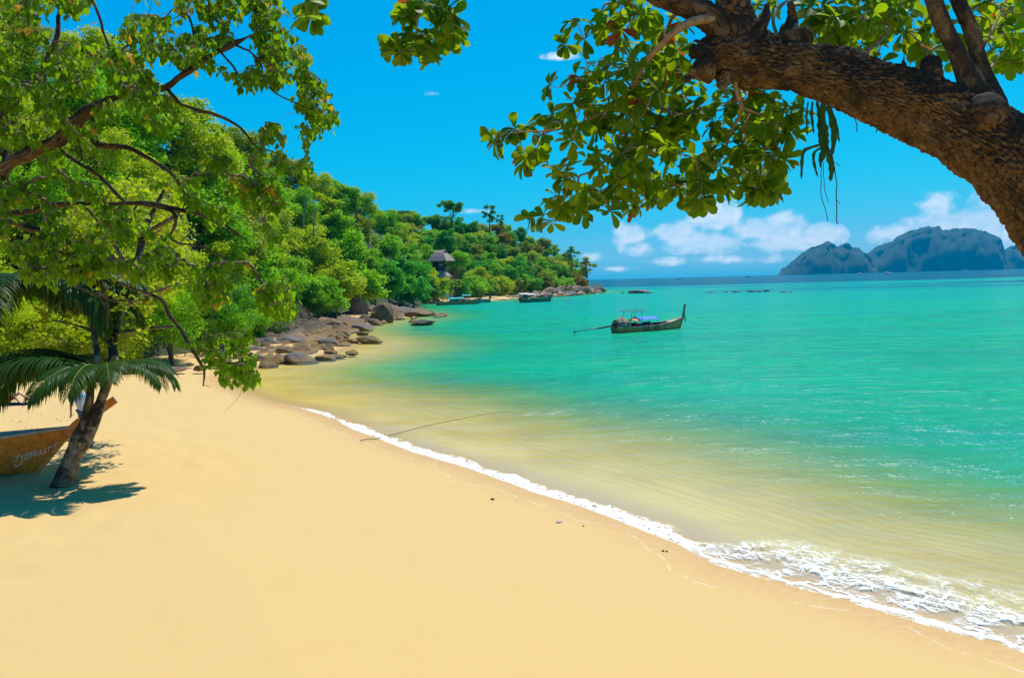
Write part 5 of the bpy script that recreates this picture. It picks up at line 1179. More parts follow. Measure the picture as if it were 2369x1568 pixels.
# reef
for px, py, w_, h_, l in ((1478, 674, 60, 9, 'black reef rock beyond the brown blue canopied boat, larger of the near pair'), (1462, 674, 22, 8, 'black reef rock with a pointed top next to the larger one'), (1500, 676, 26, 4, 'flat black reef tail of the larger rock'), (1440, 676, 8, 3, 'speck of reef rock nearest the headland'),
                          (1644, 676, 22, 2.5, 'thin reef rock starting the far chain'), (1702, 674, 24, 3.6, 'second reef rock of the far chain'), (1740, 673, 30, 4.4, 'longest reef rock of the far chain'), (1757, 674, 14, 3.2, 'short reef rock in the middle of the far chain'), (1773, 672, 18, 5, 'tallest reef rock of the far chain'),
                          (1812, 675, 18, 3, 'last but one reef rock of the far chain'), (1828, 675, 12, 2, 'last reef rock of the far chain'), (1680, 675, 14, 2, 'tiny reef rock between longer ones')):
    c, W, H = rpx(px, py, w_, h_); rock('reef_rock', [c[0], c[1], .0], W * .55, W * .22, H * 1.5, 0, M_rockD, l, 'black reef rocks offshore', 'rock', me=RK[1])
# driftwood under the trees
M_drift = simple('sun_bleached_driftwood', (.30, .22, .16, 1), .9, 5, .25)
r = np.random.default_rng(8)
for k, (px, py, l) in enumerate(((705, 738, 'tangle of bare brown roots spilling over the boulders'), (640, 752, 'bare fallen branches beneath the bushes'), (668, 748, 'pale forked dead branch among the fallen ones'), (490, 832, 'tangle of dry twigs at the back of the beach'), (600, 758, 'dark knotted driftwood above the stone shelf'))):
    b = at(px, py, ip(SHORE_D, px) - 2); mb = MB(); s_ = .85
    for j in range(34):
        a = np.array([r.normal() * 1.3, r.normal() * .6, abs(r.normal()) * .35]); d = np.array([r.normal() * .9, r.normal() * .4, r.normal() * .5])
        V, F = tube_vf(resample([a, a + d * .5 + r.normal(size=3) * .2, a + d + [0, 0, -.1], a + d * 1.4 + r.normal(size=3) * .3], 9), np.linspace(.05, .012, 9) * r.uniform(.5, 1.3), 5); mb.add(V, F)
    o = mb.build('driftwood', M_drift, loc=tuple(b)); tag(o, l, 'driftwood', 'driftwood along the bank')

# ------------------------------------------------------------------ longtail boats
M_wood = simple('worn_boat_wood', (.48, .26, .10, 1), .7, 6, .28, .3); M_wooddk = simple('dark_wet_boat_wood', (.60, .21, .045, 1), .5, 7, .3, .3)
M_pale = simple('pale_weathered_planks', (.52, .42, .30, 1), .75, 8, .18, .2); M_metal = simple('dark_engine_metal', (.05, .05, .05, 1), .45, 12, .2); M_rubber = simple('tyre_rubber', (.10, .09, .085, 1), .8)
M_bluecl = simple('bright_blue_canopy_cloth', (.0, .17, .60, 1), .7, 3, .1); M_navy = simple('navy_blue_side_cloth', (.010, .045, .22, 1), .8, 4, .15); M_teal = simple('turquoise_canopy_cloth', (.0, .42, .42, 1), .7, 3, .1)
M_white = simple('white_canopy_cloth', (.80, .80, .80, 1), .7, 3, .04); M_red = simple('red_ribbon_cloth', (.50, .02, .03, 1), .7); M_tarp = simple('mottled_brown_tarpaulin', (.34, .24, .13, 1), .8, 9, .35, .4, (.07, .06, .05, 1))
M_pipe = simple('grey_steel_tube', (.22, .22, .22, 1), .4); M_orangehull = simple('varnished_orange_hull_planks', (.80, .25, .015, 1), .5, 7, .25, .2, (.48, .14, .012, 1)); M_greenhull = simple('green_hull_paint', (.012, .15, .075, 1), .5, 6, .2)
M_scum = simple('green_weed_on_waterline', (.03, .05, .015, 1), .6, 6, .2); M_letter = simple('cream_lettering_paint', (.85, .70, .52, 1), .7, 20, .08)
M_dark = simple('shaded_boat_inside', (.07, .06, .06, 1), .8, 5, .2)  # dark colour carries the shade inside the orange boat
def hull_stations(Lw, beam, free, bowrise, rake, n=26, sternw=.62, draft=.35):
    rows = []
    for i in range(n):
        s = i / (n - 1.0); wd = beam / 2 * ((sternw + (1 - sternw) * math.sin(PI / 2 * min(1, s / .42))) if s < .42 else max(0.02, (1 - ((s - .42) / .58) ** 2.3)))
        sh = free * (1 + .12 * (1 - s) ** 2) + bowrise * max(0, (s - .35) / .65) ** 2.2; kz = -draft * (1 - max(0, (s - .7) / .3) ** 2 * .55)
        xk = s * Lw; xg = s * Lw + rake * max(0, (s - .55) / .45) ** 1.6 - .12 * (1 - s) ** 3
        sec = []
        for u, (a, b) in enumerate(((0, 0), (.42, .05), (.74, .22), (.92, .55), (1.0, 1.0))):
            sec.append((xk + (xg - xk) * b, wd * a, kz + (sh - kz) * b))
        rows.append(sec)
    return rows
def longtail(label, group, Lw=8.6, beam=1.75, free=.5, bowrise=.6, rake=.5, mats=None, prow=(.55, 1.15), deckz=.12, planks=7, loc=(0, 0, 0), rz=0.0, draft=.35, scum=True):
    mh, mi_, mg = mats[:3]; root = empty('longtail_boat', loc, rz, label, 'boat', group)
    st = hull_stations(Lw, beam, free, bowrise, rake, draft=draft); n = len(st); m = len(st[0])
    V, F = [], []
    for sec in st:
        for sg in (1, -1):
            for p in sec: V.append((p[0], p[1] * sg, p[2]))
    w_ = 2 * m
    for i in range(n - 1):
        for sg in (0, 1):
            for j in range(m - 1):
                a = i * w_ + sg * m + j; q = (a, a + w_, a + w_ + 1, a + 1); F.append(q if sg == 0 else q[::-1])
    for j in range(m - 1): F.append((j, j + 1, m + j + 1, m + j)); b = (n - 1) * w_; F.append((b + j, b + m + j, b + m + j + 1, b + j + 1))
    mb = MB().add(V, F)
    mb.build('hull', mh, root, smooth=False)
    # inner skin and gunwales
    V, F = [], []
    for i, sec in enumerate(st):
        g = sec[-1]; wi = max(.002, g[1] - .05); dz = min(max(deckz, sec[1][2] + .05), g[2] - .04); zs = [p[2] for p in sec]; wb = max(.001, float(np.interp(dz, zs, [p[1] for p in sec])) - .07); xb = float(np.interp(dz, zs, [p[0] for p in sec])) - .03
        V += [(g[0] - .01, wi, g[2] - .01), (xb, wb, dz), (xb, -wb, dz), (g[0] - .01, -wi, g[2] - .01)]
    for i in range(n - 1):
        for j in range(3): a = i * 4 + j; F.append((a, a + 1, a + 5, a + 4))
    F.append((0, 1, 2, 3)); MB().add(V, F).build('inner_planking', mi_, root, smooth=False)
    for sg in (1, -1):
        P = np.array([(s[-1][0], sg * (s[-1][1] - .02), s[-1][2] + .015) for s in st]); V = []; 
        for k, p in enumerate(P): V += [p + [0, sg * .045, -.03], p + [0, sg * .045, .03], p + [0, -sg * .045, .03], p + [0, -sg * .045, -.03]]
        F = [(i * 4 + j, i * 4 + (j + 1) % 4, i * 4 + 4 + (j + 1) % 4, i * 4 + 4 + j) for i in range(n - 1) for j in range(4)] + [(0, 1, 2, 3), tuple((n - 1) * 4 + j for j in (3, 2, 1, 0))]
        MB().add(V, F).build('gunwale', mg, root, smooth=False)
    for k in range(planks):
        s = .18 + .62 * k / max(1, planks - 1); i = int(s * (n - 1)); sec = st[i]; V, F = box_vf(.22, 2 * (sec[3][1] - .05), .035, (sec[3][0], 0, deckz + .16 + (sec[-1][2] - free) * .55), .006)
        MB().add(V, F).build('thwart', M_pale, root)
    # fore deck
    V = []; k0 = int(.80 * (n - 1))
    for sec in st[k0:]: V += [(sec[-1][0], sec[-1][1] - .03, sec[-1][2] - .02), (sec[-1][0], -(sec[-1][1] - .03), sec[-1][2] - .02)]
    MB().add(V, [(2 * i, 2 * i + 1, 2 * i + 3, 2 * i + 2) for i in range(n - 1 - k0)]).build('foredeck', M_pale, root, smooth=False)
    # stem post and prow
    e = st[-1]; P = [(e[0][0] - .02, e[0][2] - .02), (e[2][0] + .02, e[2][2]), (e[-1][0] + .04, e[-1][2]), (e[-1][0] + .04 + prow[0] * .45, e[-1][2] + prow[1] * .45), (e[-1][0] + .04 + prow[0], e[-1][2] + prow[1])]
    P = resample(np.array([(x, 0, z) for x, z in P]), 14); hw = np.interp(np.linspace(0, 1, 14), [0, .4, .55, 1], [.05, .06, .13, .095]); V = []
    T = np.gradient(P, axis=0); T /= np.linalg.norm(T, axis=1)[:, None]; U = np.cross(T, [0, 1, 0])
    for p, u, h_ in zip(P, U, hw): V += [p + u * h_ + [0, .05, 0], p + u * h_ - [0, .05, 0], p - u * h_ - [0, .05, 0], p - u * h_ + [0, .05, 0]]
    F = [(i * 4 + j, i * 4 + (j + 1) % 4, i * 4 + 4 + (j + 1) % 4, i * 4 + 4 + j) for i in range(13) for j in range(4)] + [(0, 1, 2, 3), (55, 54, 53, 52)]
    pw = MB().add(V, F).build('prow', mats[3] if len(mats) > 3 else mg, root, smooth=False)
    return root, st, P
def bar(mb, a, b, r_, sides=6, mi=0):
    a = np.array(a, float); b = np.array(b, float); V, F = tube_vf(np.array([a, (a + b) / 2, b]), r_, sides); mb.add(V, F, mi)
def sheet(x0, x1, hw, z0, z1, arch, thick=.03, sag=.03, nx=14, ny=8, seed=1):
    V = []; 
    for s_ in (0, -thick):
        for i in range(nx + 1):
            for j in range(ny + 1):
                u, v = i / nx, j / ny * 2 - 1; V.append((x0 + (x1 - x0) * u, hw * v, z0 + (z1 - z0) * u + arch * (1 - v * v) + s_ - sag * abs(math.sin(u * PI * 4)) ))
    o_ = (nx + 1) * (ny + 1); F = []
    for i in range(nx):
        for j in range(ny):
            a = i * (ny + 1) + j; F.append((a, a + ny + 1, a + ny + 2, a + 1)); F.append((o_ + a, o_ + a + 1, o_ + a + ny + 2, o_ + a + ny + 1))
    for i in range(nx):
        for j in (0, ny): a = i * (ny + 1) + j; q = (a, a + o_, a + o_ + ny + 1, a + ny + 1); F.append(q if j else q[::-1])
    for j in range(ny):
        for i in (0, nx): a = i * (ny + 1) + j; q = (a, a + 1, a + 1 + o_, a + o_); F.append(q if i else q[::-1])
    return V, F
def canopy(root, x0, x1, hw, zg, z0, z1, arch, mat, npost=3, seed=1):
    V, F = sheet(x0, x1, hw, z0, z1, arch, seed=seed); MB().add(V, F).build('canopy', mat, root)
    for k in range(npost):
        u = k / (npost - 1.0); x = x0 + .08 + (x1 - x0 - .16) * u
        for sg in (-1, 1): mb = MB(); bar(mb, (x, sg * hw * .94, zg), (x, sg * hw * .94, z0 + (z1 - z0) * u + .0), .02); mb.build('canopy_post', M_pipe, root)
def ring(root, c, R, r_, mat, name='tyre_fender'):
    th = np.linspace(0, 2 * PI, 22, endpoint=False); V = []; F = []
    for t_ in th:
        for p_ in np.linspace(0, 2 * PI, 8, endpoint=False): rr_ = R + r_ * math.cos(p_); V.append((c[0] + rr_ * math.cos(t_), c[1] + r_ * .8 * math.sin(p_), c[2] + rr_ * math.sin(t_)))
    for i in range(22):
        for j in range(8): F.append((i * 8 + j, i * 8 + (j + 1) % 8, ((i + 1) % 22) * 8 + (j + 1) % 8, ((i + 1) % 22) * 8 + j))
    return MB().add(V, F).build(name, mat, root)
def tailmotor(root, x0, z0, L_, drop, ang=0.0):
    ca, sa = math.cos(ang), math.sin(ang)
    e = MB(); V, F = box_vf(.62, .34, .36, (x0 + .1, 0, z0 + .12), .04); e.add(V, F); V, F = box_vf(.3, .24, .22, (x0 + .05, 0, z0 + .38), .03); e.add(V, F); bar(e, (x0 + .3, 0, z0 + .1), (x0 + .9, .1, z0 + .25), .02); e.build('engine', M_metal, root)
    s = MB(); a = (x0 - .1, 0, z0 + .05); b = (x0 - L_ * ca, L_ * sa, z0 - drop); bar(s, a, b, .035); bar(s, (x0 - .1, 0, z0 - .02), (x0 - L_ * .45 * ca, L_ * .45 * sa, z0 - drop * .45 - .03), .06); s.build('tail_shaft', M_metal, root)
    p = MB()
    for k in range(3):
        a_ = k * 2.094; V, F = box_vf(.02, .07, .17, (0, 0, .09)); V = np.array(V); c_, s_ = math.cos(a_), math.sin(a_); V = np.c_[V[:, 0] + V[:, 2] * .12, V[:, 1] * c_ - V[:, 2] * s_, V[:, 1] * s_ + V[:, 2] * c_] + np.array(b); p.add(V, F)
    p.build('propeller', M_metal, root)
    g = MB(); bar(g, np.array(b) + [.35, 0, 0], np.array(b) + [.1, 0, -.28], .015); bar(g, np.array(b) + [.1, 0, -.28], np.array(b) + [-.1, 0, -.2], .015); g.build('propeller_guard', M_metal, root)
def cloth_pile(root, name, c, sx, sy, sz, mat, seed):
    V, F = ICO[4]; V = V.copy(); k = fbm(V * [2.4, 2.4, .8], 3, seed); V = V * (1 + .22 * k)[:, None]; V[:, 2] = np.maximum(V[:, 2], -.25); V = V * [sx, sy, sz] + np.array(c); return MB().add(V, F).build(name, mat, root)
def ribbons(root, p, mat, n=4, L_=.75, seed=0, name='ribbon'):
    r = np.random.default_rng(seed)
    for k in range(n):
        a = np.array(p) + [r.normal() * .03, (k - n / 2) * .05, 0]; P = resample([a + [0, 0, .05], a + [.05, 0, -.1], a + [.07 + r.normal() * .03, .02, -L_ * .55], a + [.06 + r.normal() * .05, 0, -L_ * r.uniform(.8, 1.1)]], 10); w_ = .05
        side = np.array([.6, .8, 0]); V = np.concatenate([P + side * w_, P - side * w_, P + side * w_ + [.012, -.01, 0], P - side * w_ + [.012, -.01, 0]]); i = np.arange(9)
        MB().add(V, [np.stack([i, i + 1, 11 + i, 10 + i], 1), np.stack([20 + i, 30 + i, 31 + i, 21 + i], 1)]).build(name, mat, root)

# the boat at anchor in the middle of the bay
sa = gr(1424, 771, 0); sb = gr(1571, 759, 0); rz = math.atan2(sb[1] - sa[1], sb[0] - sa[0]); Lw = float(np.linalg.norm(sb[:2] - sa[:2]))
root, st, pw = longtail('brown longtail boat with blue canopy anchored alone in open turquoise water', 'longtail boats', Lw, 1.75, .46, .62, .55, (M_wooddk, M_wood, M_pale, M_wooddk), (.30, 1.25), loc=(sa[0], sa[1], 0), rz=rz)
canopy(root, 2.5, 5.0, .68, .45, 1.12, 1.12, .26, M_bluecl, 3); canopy(root, 1.9, 2.55, .66, .45, 1.02, 1.08, .2, M_wooddk, 2)
for x, l in ((2.6, 1.1), (4.4, 1.2)):
    for sg in (-1, 1): V, F = box_vf(l, .03, .38, (x + .3, sg * .62, .62), .01); MB().add(V, F).build('side_cloth', M_navy, root)
V, F = box_vf(.6, .45, .32, (2.5, -.3, .60), .03); MB().add(V, F).build('red_crate', M_red, root)
for sg in (-1, 1):
    for x in (1.55, 2.9): mb = MB(); bar(mb, (x, sg * .5, .45), (x, sg * .5, 1.98), .022); mb.build('frame_post', M_pipe, root)
mb = MB()
for sg in (-1, 1): bar(mb, (.95, sg * .5, 2.0), (3.4, sg * .5, 1.95), .022)
for x in (.95, 1.6, 2.3, 2.95, 3.4): bar(mb, (x, -.5, 1.99), (x, .5, 1.99), .018)
for x in (1.55, 2.9):
    for sg in (-1, 1): bar(mb, (x + .02, sg * .5, 1.7), (x + .3, sg * .5, 1.96), .014)
bar(mb, (2.35, -.5, 1.95), (2.6, .3, 1.1), .02); mb.build('top_frame', M_pipe, root)
for x, h_, dx in ((1.0, .5, -.05), (1.5, .62, -.1), (2.1, .4, 0)): mb = MB(); bar(mb, (x, .1, 1.98), (x + dx, .1, 1.98 + h_), .009, 4); mb.build('fishing_rod', M_pipe, root)
cloth_pile(root, 'stern_tarpaulin', (.85, 0, .62), .85, .72, .72, M_tarp, 3); mb = MB(); bar(mb, (.95, 0, .9), (.95, 0, 1.55), .02); mb.build('tarpaulin_pole', M_wood, root)
tailmotor(root, -.1, .72, 4.0, .42, math.radians(18))
for x in (3.2, 4.5, 6.1): i = int(x / Lw * 25); ring(root, (x, -(st[i][-1][1] + .03), .34 + (.12 if x > 6 else 0)), .24, .045, M_rubber if x < 6 else M_pale)
ring(root, (-.25, -.2, .1), .24, .03, M_rubber, 'rope_coil')
ribbons(root, (pw[8][0] + .12, 0, pw[8][2] - .05), M_navy, 3, .85, 2, 'prow_sash'); ribbons(root, (pw[8][0] + .05, 0, pw[8][2] + .05), M_red, 2, .25, 4, 'prow_sash')
for x in (1.9, 2.35, 7.2): i = int(x / Lw * 25); mb = MB(); bar(mb, (x, -(st[i][-1][1] + .03), st[i][-1][2]), (x + .2, -(st[i][-1][1] + .02), .1), .018); mb.build('hanging_rope', M_pale, root)
M_rope = simple('wet_rope', (.10, .085, .05, 1), .9)
mb = MB(); P = resample([(pw[7][0], 0, pw[7][2] - .1), (pw[7][0] + 1.4, -.6, .35), (pw[7][0] + 3.6, -1.5, -.2)], 16); V, F = tube_vf(P, .012, 5); mb.add(V, F).build('anchor_rope', M_rope, root)

# two longtails nosed together by the cove
sa = gr(1012, 706.5, 0); sb = gr(1112, 703, 0); sb = sa + (sb - sa) * 1.0; dirn = np.array([9.4, 5.2]); rz = math.atan2(dirn[1], dirn[0]); Lw = 10.2
root, st, pw = longtail('brown longtail boat with turquoise canopy and red ribbons moored by the cove', 'longtail boats', Lw, 1.9, .62, .75, .6, (M_wood, M_wood, M_wooddk, simple('red_brown_prow', (.22, .06, .035, 1), .6)), (.75, 1.5), loc=(sa[0], sa[1], 0), rz=rz)
canopy(root, 2.6, 6.4, .72, .6, 1.35, 1.5, .2, M_teal, 4); ribbons(root, (pw[11][0] + .1, 0, pw[11][2]), M_red, 5, .95, 7); ribbons(root, (pw[8][0] + .05, 0, pw[8][2] - .1), M_red, 5, .6, 8)
V, F = box_vf(3.6, .05, .4, (4.4, -.66, .85), .01); MB().add(V, F).build('side_cloth', M_teal, root)
tailmotor(root, -.1, .95, 3.6, .5, .3); cloth_pile(root, 'stern_tarpaulin', (.35, 0, .9), .35, .4, .75, M_wooddk, 9); V, F = ICO[2]; MB().add(V * .2 + [5.1, -.8, .85], F).build('orange_buoy', simple('orange_buoy_plastic', (.65, .12, .03, 1), .5), root)
for k, x in enumerate((7.2, 7.7)): cloth_pile(root, 'cargo_sack', (x, .1, .95 + k * .1), .35, .3, .3, M_pale, 20 + k)
mb = MB(); 
for x in (6.9, 7.6): bar(mb, (x, .2, .7), (x, .2, 2.0), .03)
bar(mb, (6.4, .2, 2.0), (8.1, .2, 2.0), .04); mb.build('rod_frame', M_pipe, root)
sa2 = gr(1118, 700.5, 0); root, st, pw = longtail('pale longtail boat behind the turquoise canopied one, its white prow facing the beach', 'longtail boats', 9.2, 1.8, .75, .75, .7, (M_pale, M_wood, M_pale, M_white), (.75, 1.15), loc=(sa2[0] + 1.6, sa2[1] + 3.0, 0), rz=PI + rz * .12)
canopy(root, 4.6, 6.8, .6, .7, 1.75, 1.9, .2, M_teal, 2); tailmotor(root, -.1, 1.0, 3.8, .5, -.1)

# green boat with the white roof
sa = gr(1204, 700, 0); rz = math.radians(24); Lw = 7.6
root, st, pw = longtail('green longtail boat with white canopy and turquoise markings off the headland', 'longtail boats', Lw, 1.9, .62, .85, .55, (M_greenhull, M_wood, M_greenhull, simple('green_prow_paint', (.05, .20, .09, 1), .6)), (.35, 1.55), loc=(sa[0], sa[1], 0), rz=rz)
V, F = sheet(-.6, 3.6, .75, 2.05, 1.75, .16); MB().add(V, F).build('canopy', M_white, root)
for x in (.1, .5, 3.0):
    for sg in (-1, 1): mb = MB(); bar(mb, (x, sg * .66, .6), (x, sg * .66, 1.95), .022); mb.build('canopy_post', M_pipe, root)
V, F = sheet(2.3, 6.0, .55, 1.35, 1.85, .1, seed=3); MB().add(V, F).build('front_awning', M_pale, root)
cloth_pile(root, 'stern_tarpaulin', (1.3, 0, 1.0), .7, .6, .9, M_tarp, 12); V, F = ICO[2]; MB().add(V * [.2, .2, .3] + [.45, -.3, 1.25], F).build('orange_float', simple('orange_float_plastic', (.6, .13, .05, 1), .6), root)
tailmotor(root, -.1, .75, 1.5, .5); ribbons(root, (pw[9][0] + .1, 0, pw[9][2] - .7), simple('pinkish_white_ribbon', (.62, .5, .52, 1), .8), 3, 1.3, 9, 'prow_sash'); ribbons(root, (pw[12][0], 0, pw[12][2]), M_white, 3, .35, 10, 'prow_sash')
for k, x in enumerate((5.1, 5.5)): cloth_pile(root, 'cargo_sack', (x, -.1, 1.35), .25, .25, .22, simple('pink_cargo_cloth', (.5, .22, .18, 1), .8), 30 + k)
V, F = box_vf(2.2, .04, .3, (3.2, -.72, .82), .01); MB().add(V, F).build('side_cloth', simple('pale_blue_side_cloth', (.12, .38, .45, 1), .8), root)
M_mark = simple('turquoise_hull_lettering', (.03, .42, .36, 1), .7)
def hull_y(st, Lw, x, z):
    i = min(len(st) - 2, max(0, int(x / Lw * (len(st) - 1)))); sec = st[i]; return np.interp(z, [p[2] for p in sec], [p[1] for p in sec])
mb = MB()
for pts_ in ([(4.6, .95), (4.85, 1.0), (4.8, .8), (4.95, .65)], [(5.05, .95), (5.15, .6)], [(5.2, 1.0), (5.45, 1.03)], [(5.35, 1.0), (5.4, .65)], [(5.6, 1.02), (5.65, .72), (5.85, .75), (5.9, 1.05)], [(6.05, .8), (6.1, 1.1), (6.3, 1.12), (6.25, .9)], [(6.4, 1.15), (6.5, .9), (6.7, .98)], [(4.7, .6), (5.0, .55)], [(5.9, .62), (6.3, .7)]):
    P = resample([(x, -(hull_y(st, Lw, x, z) + .02), z) for x, z in pts_], 8); V, F = tube_vf(P, .032, 5); mb.add(V, F)
mb.build('lettering', M_mark, root)

# the beached orange boat
bow = gr(84, 1096, .42); rz = math.radians(8); Lb = 9.0; dirn = np.array([math.cos(rz), math.sin(rz)])
loc = (bow[0] - dirn[0] * Lb, bow[1] - dirn[1] * Lb, .42 + .10)
root, st, pw = longtail('varnished orange wooden longtail boat with cream lettering drawn up on the sand', 'longtail boats', Lb, 1.9, .72, .33, .95, (M_orangehull, M_dark, M_pale, M_orangehull), (1.0, .66), deckz=.25, loc=loc, rz=rz, draft=.12)
RB = root
# lettering traced along the hull side, standing 6 mm proud
nrm_ = np.array([math.sin(rz), -math.cos(rz)])
def on_hull(cx, cy):
    px, py = (cx / 6.534) / 1.6885, (1700 + cy / 6.534) / 1.6885; d = ray(px, py); o_ = np.array([0, 0, CAM_H]) ; lo, hi = 15.0, 26.0
    best = None
    for D in np.linspace(19.5, 24.5, 400):
        p = o_ + d * D / d[1]; q = p - np.array(loc); lx = q[0] * dirn[0] + q[1] * dirn[1]; ly = -q[0] * dirn[1] + q[1] * dirn[0]
        yy = -hull_y2(lx, q[2])
        if ly >= yy - .012: return np.array([lx, ly - .004, q[2]])
    return None
def hull_y2(x, z):
    # interpolate the starboard half beam at (x, z) allowing for the raked bow
    best = 0
    ys = []; xs = []
    for sec in st:
        zz_ = [p[2] for p in sec]
        xs.append(np.interp(z, zz_, [p[0] for p in sec])); ys.append(np.interp(z, zz_, [p[1] for p in sec]))
    return float(np.interp(x, xs, ys, right=-5))
for pts_, wd in (([(345, 548), (400, 540), (445, 530)], 9), ([(300, 682), (370, 668), (440, 652)], 9), ([(360, 612), (372, 608)], 12), ([(412, 655), (440, 600), (455, 545), (475, 515), (515, 512), (540, 545), (548, 600)], 13), ([(548, 600), (580, 540), (625, 500), (690, 460)], 13), ([(560, 590), (575, 640), (540, 710), (480, 765), (420, 785), (382, 765), (400, 735)], 15),
                ([(770, 485), (720, 500), (660, 545), (632, 595), (680, 605), (740, 585), (790, 550)], 13), ([(680, 470), (760, 440), (840, 415)], 12), ([(825, 420), (800, 480), (785, 560)], 13), ([(878, 360), (898, 392), (872, 430)], 12), ([(868, 505), (905, 475), (925, 500), (890, 530), (850, 505), (880, 450), (940, 440), (982, 480), (950, 525)], 12),
                ([(1000, 400), (1045, 372), (1050, 425), (1010, 465), (1060, 482), (1130, 445), (1160, 400), (1150, 340), (1190, 305)], 15), ([(1225, 285), (1258, 310), (1240, 360), (1245, 410)], 13), ([(1245, 345), (1285, 295), (1350, 278)], 13), ([(1400, 255), (1392, 300), (1385, 370)], 12), ([(1375, 255), (1410, 235), (1455, 250), (1470, 215), (1430, 205), (1445, 180), (1475, 172)], 11)):
    P = [on_hull(x, y) for x, y in pts_]; P = [p for p in P if p is not None]
    if len(P) < 2: continue
    P = resample(P, max(5, len(P) * 4)); rad = wd * .8 / 6.534 / 1.6885 * 22 / FPX
    V, F = tube_vf(P, rad, 8); V = V.copy(); cy_ = np.repeat(P[:, 1], 8); V[:len(cy_), 1] = cy_ + (V[:len(cy_), 1] - cy_) * .3; MB().add(V, F).build('letter', M_letter, root)
V, F = box_vf(7.5, .22, .05, (4.0, .9, .80), .01); MB().add(V, F).build('deck_plank', M_wood, root)
V, F = box_vf(6.6, .9, .04, (4.2, .25, .62), .01); MB().add(V, F).build('deck_cover', simple('blue_grey_deck_paint', (.16, .18, .22, 1), .7, 5, .2), root)
b2 = gr(146, 1050, .45)
V, F = ICO[3]; V = V * (1 + .15 * fbm(V * 2, 3, 5))[:, None]; tag(MB().add(V * [.32, .3, .22] + [0, 0, .1], F).build('net_heap', simple('blue_net_cord', (.03, .09, .22, 1), .9, 18, .4, .8, (.25, .28, .34, 1)), loc=tuple(b2 + [0, 1.0, 0])), 'heap of blue fishing net in the shade under the orange bow', 'fishing net')

# distant craft
for px, py, D, s, l in ((1572, 641.4, 1500, 1.0, 'white speedboat speck on the horizon left of the others'.replace(' left of the others', ' nearest the headland')), (1730, 636.5, 1700, .9, 'tiny dark boat on the horizon under the long cloud'), (1990, 629.8, 1500, 1.3, 'white speedboat below the low end of the island'), (2052, 628.0, 1400, 1.5, 'larger white tour boat crossing below the island'), (2233, 623.5, 1700, 1.2, 'white boat far out below the highest island cliff'), (1600, 639.5, 2300, 1.0, 'second tiny boat speck on the horizon near the headland')):
    g = at(px, py, D); rt = empty('motor_boat', (g[0], D, 0), random.uniform(-.4, .4), l, 'boat', 'boats on the horizon')
    s *= 1.15
    V = []; 
    for x, w_, zt in ((-4, 1.3, 1.1), (0, 1.5, 1.2), (3, 1.2, 1.5), (5.5, .1, 1.9)): V += [(x, w_, zt), (x, w_ * .7, -.2), (x, -w_ * .7, -.2), (x, -w_, zt)]
    F = [(i * 4 + j, i * 4 + (j + 1) % 4, i * 4 + 4 + (j + 1) % 4, i * 4 + 4 + j) for i in range(3) for j in range(4)] + [(0, 3, 2, 1), (12, 13, 14, 15)]
    MB().add(np.array(V) * s, F).build('hull', M_white if 'dark' not in l else M_wooddk, rt, smooth=False); V, F = box_vf(3.5 * s, 2.2 * s, 1.3 * s, (-.6 * s, 0, 1.9 * s), .2 * s); MB().add(V, F).build('cabin', M_white if 'dark' not in l else M_wooddk, rt)

# ------------------------------------------------------------------ hut on the headland
M_thatch = NT('dry_palm_thatch'); t = M_thatch; pz = t.obj(); M_thatch = t.end(t.pr(t.mix(t.ss(t.noise(3, 6, .7, t.map(pz, (3, 3, .6))), .35, .65), (.42, .34, .27, 1), (.19, .14, .12, 1)), .95, t.bump(t.noise(9, 4, .7, pz), .9, .12)))
M_hutwood = simple('reddish_hut_timber', (.20, .085, .045, 1), .8, 3, .25)
hp = at(1020, 603, 208); hut = empty('thatched_hut', (hp[0], hp[1], hp[2] - 3.6), math.radians(-22), 'thatched timber hut on stilts hidden among the headland trees', 'hut'); 
def roof(x, y, hx, hy, z0, z1, over, nm):
    # hipped shell with shaggy eaves
    V, F = [], []; nx = 22
    for s_, zz_ in ((1.0, z0), (.72, z0 + (z1 - z0) * .42), (.42, z0 + (z1 - z0) * .8), (.12, z1)):
        for k in range(nx * 4):
            u = k % nx / nx; side = k // nx; a = [(-1 + 2 * u, -1), (1, -1 + 2 * u), (1 - 2 * u, 1), (-1, 1 - 2 * u)][side]; rx = hx * (s_ if s_ > .2 else .55)
            V.append((x + a[0] * rx, y + a[1] * hy * s_, zz_ + (random.uniform(-.12, .05) if s_ == 1.0 else random.uniform(-.04, .04))))
    n_ = nx * 4
    for i in range(3):
        for k in range(n_): F.append((i * n_ + k, i * n_ + (k + 1) % n_, (i + 1) * n_ + (k + 1) % n_, (i + 1) * n_ + k))
    F.append(tuple(range(3 * n_, 4 * n_))); F.append(tuple(reversed(range(0, n_)))); return MB().add(V, F).build(nm, M_thatch, hut, smooth=False)
roof(0, 0, 2.9, 2.6, 3.5, 6.3, .3, 'roof'); roof(1.6, -2.2, 2.0, 1.5, -.6, .9, .3, 'lower_roof')
for sx in (-1.9, 0, 1.9):
    for sy in (-1.6, 1.6): mb = MB(); bar(mb, (sx, sy, -2.8), (sx, sy, 3.7), .10); mb.build('post', M_hutwood, hut)
V, F = box_vf(4.4, 3.8, .2, (0, 0, 1.1), .02); MB().add(V, F).build('floor_deck', M_hutwood, hut); V, F = box_vf(1.9, 3.0, 2.2, (-1.0, .3, 2.3), .03); MB().add(V, F).build('room_wall', M_hutwood, hut)
for z in (1.6, 2.0): mb = MB(); bar(mb, (-2.1, -1.8, z), (2.1, -1.8, z), .05); bar(mb, (2.1, -1.8, z), (2.1, 1.8, z), .05); mb.build('railing', M_hutwood, hut)
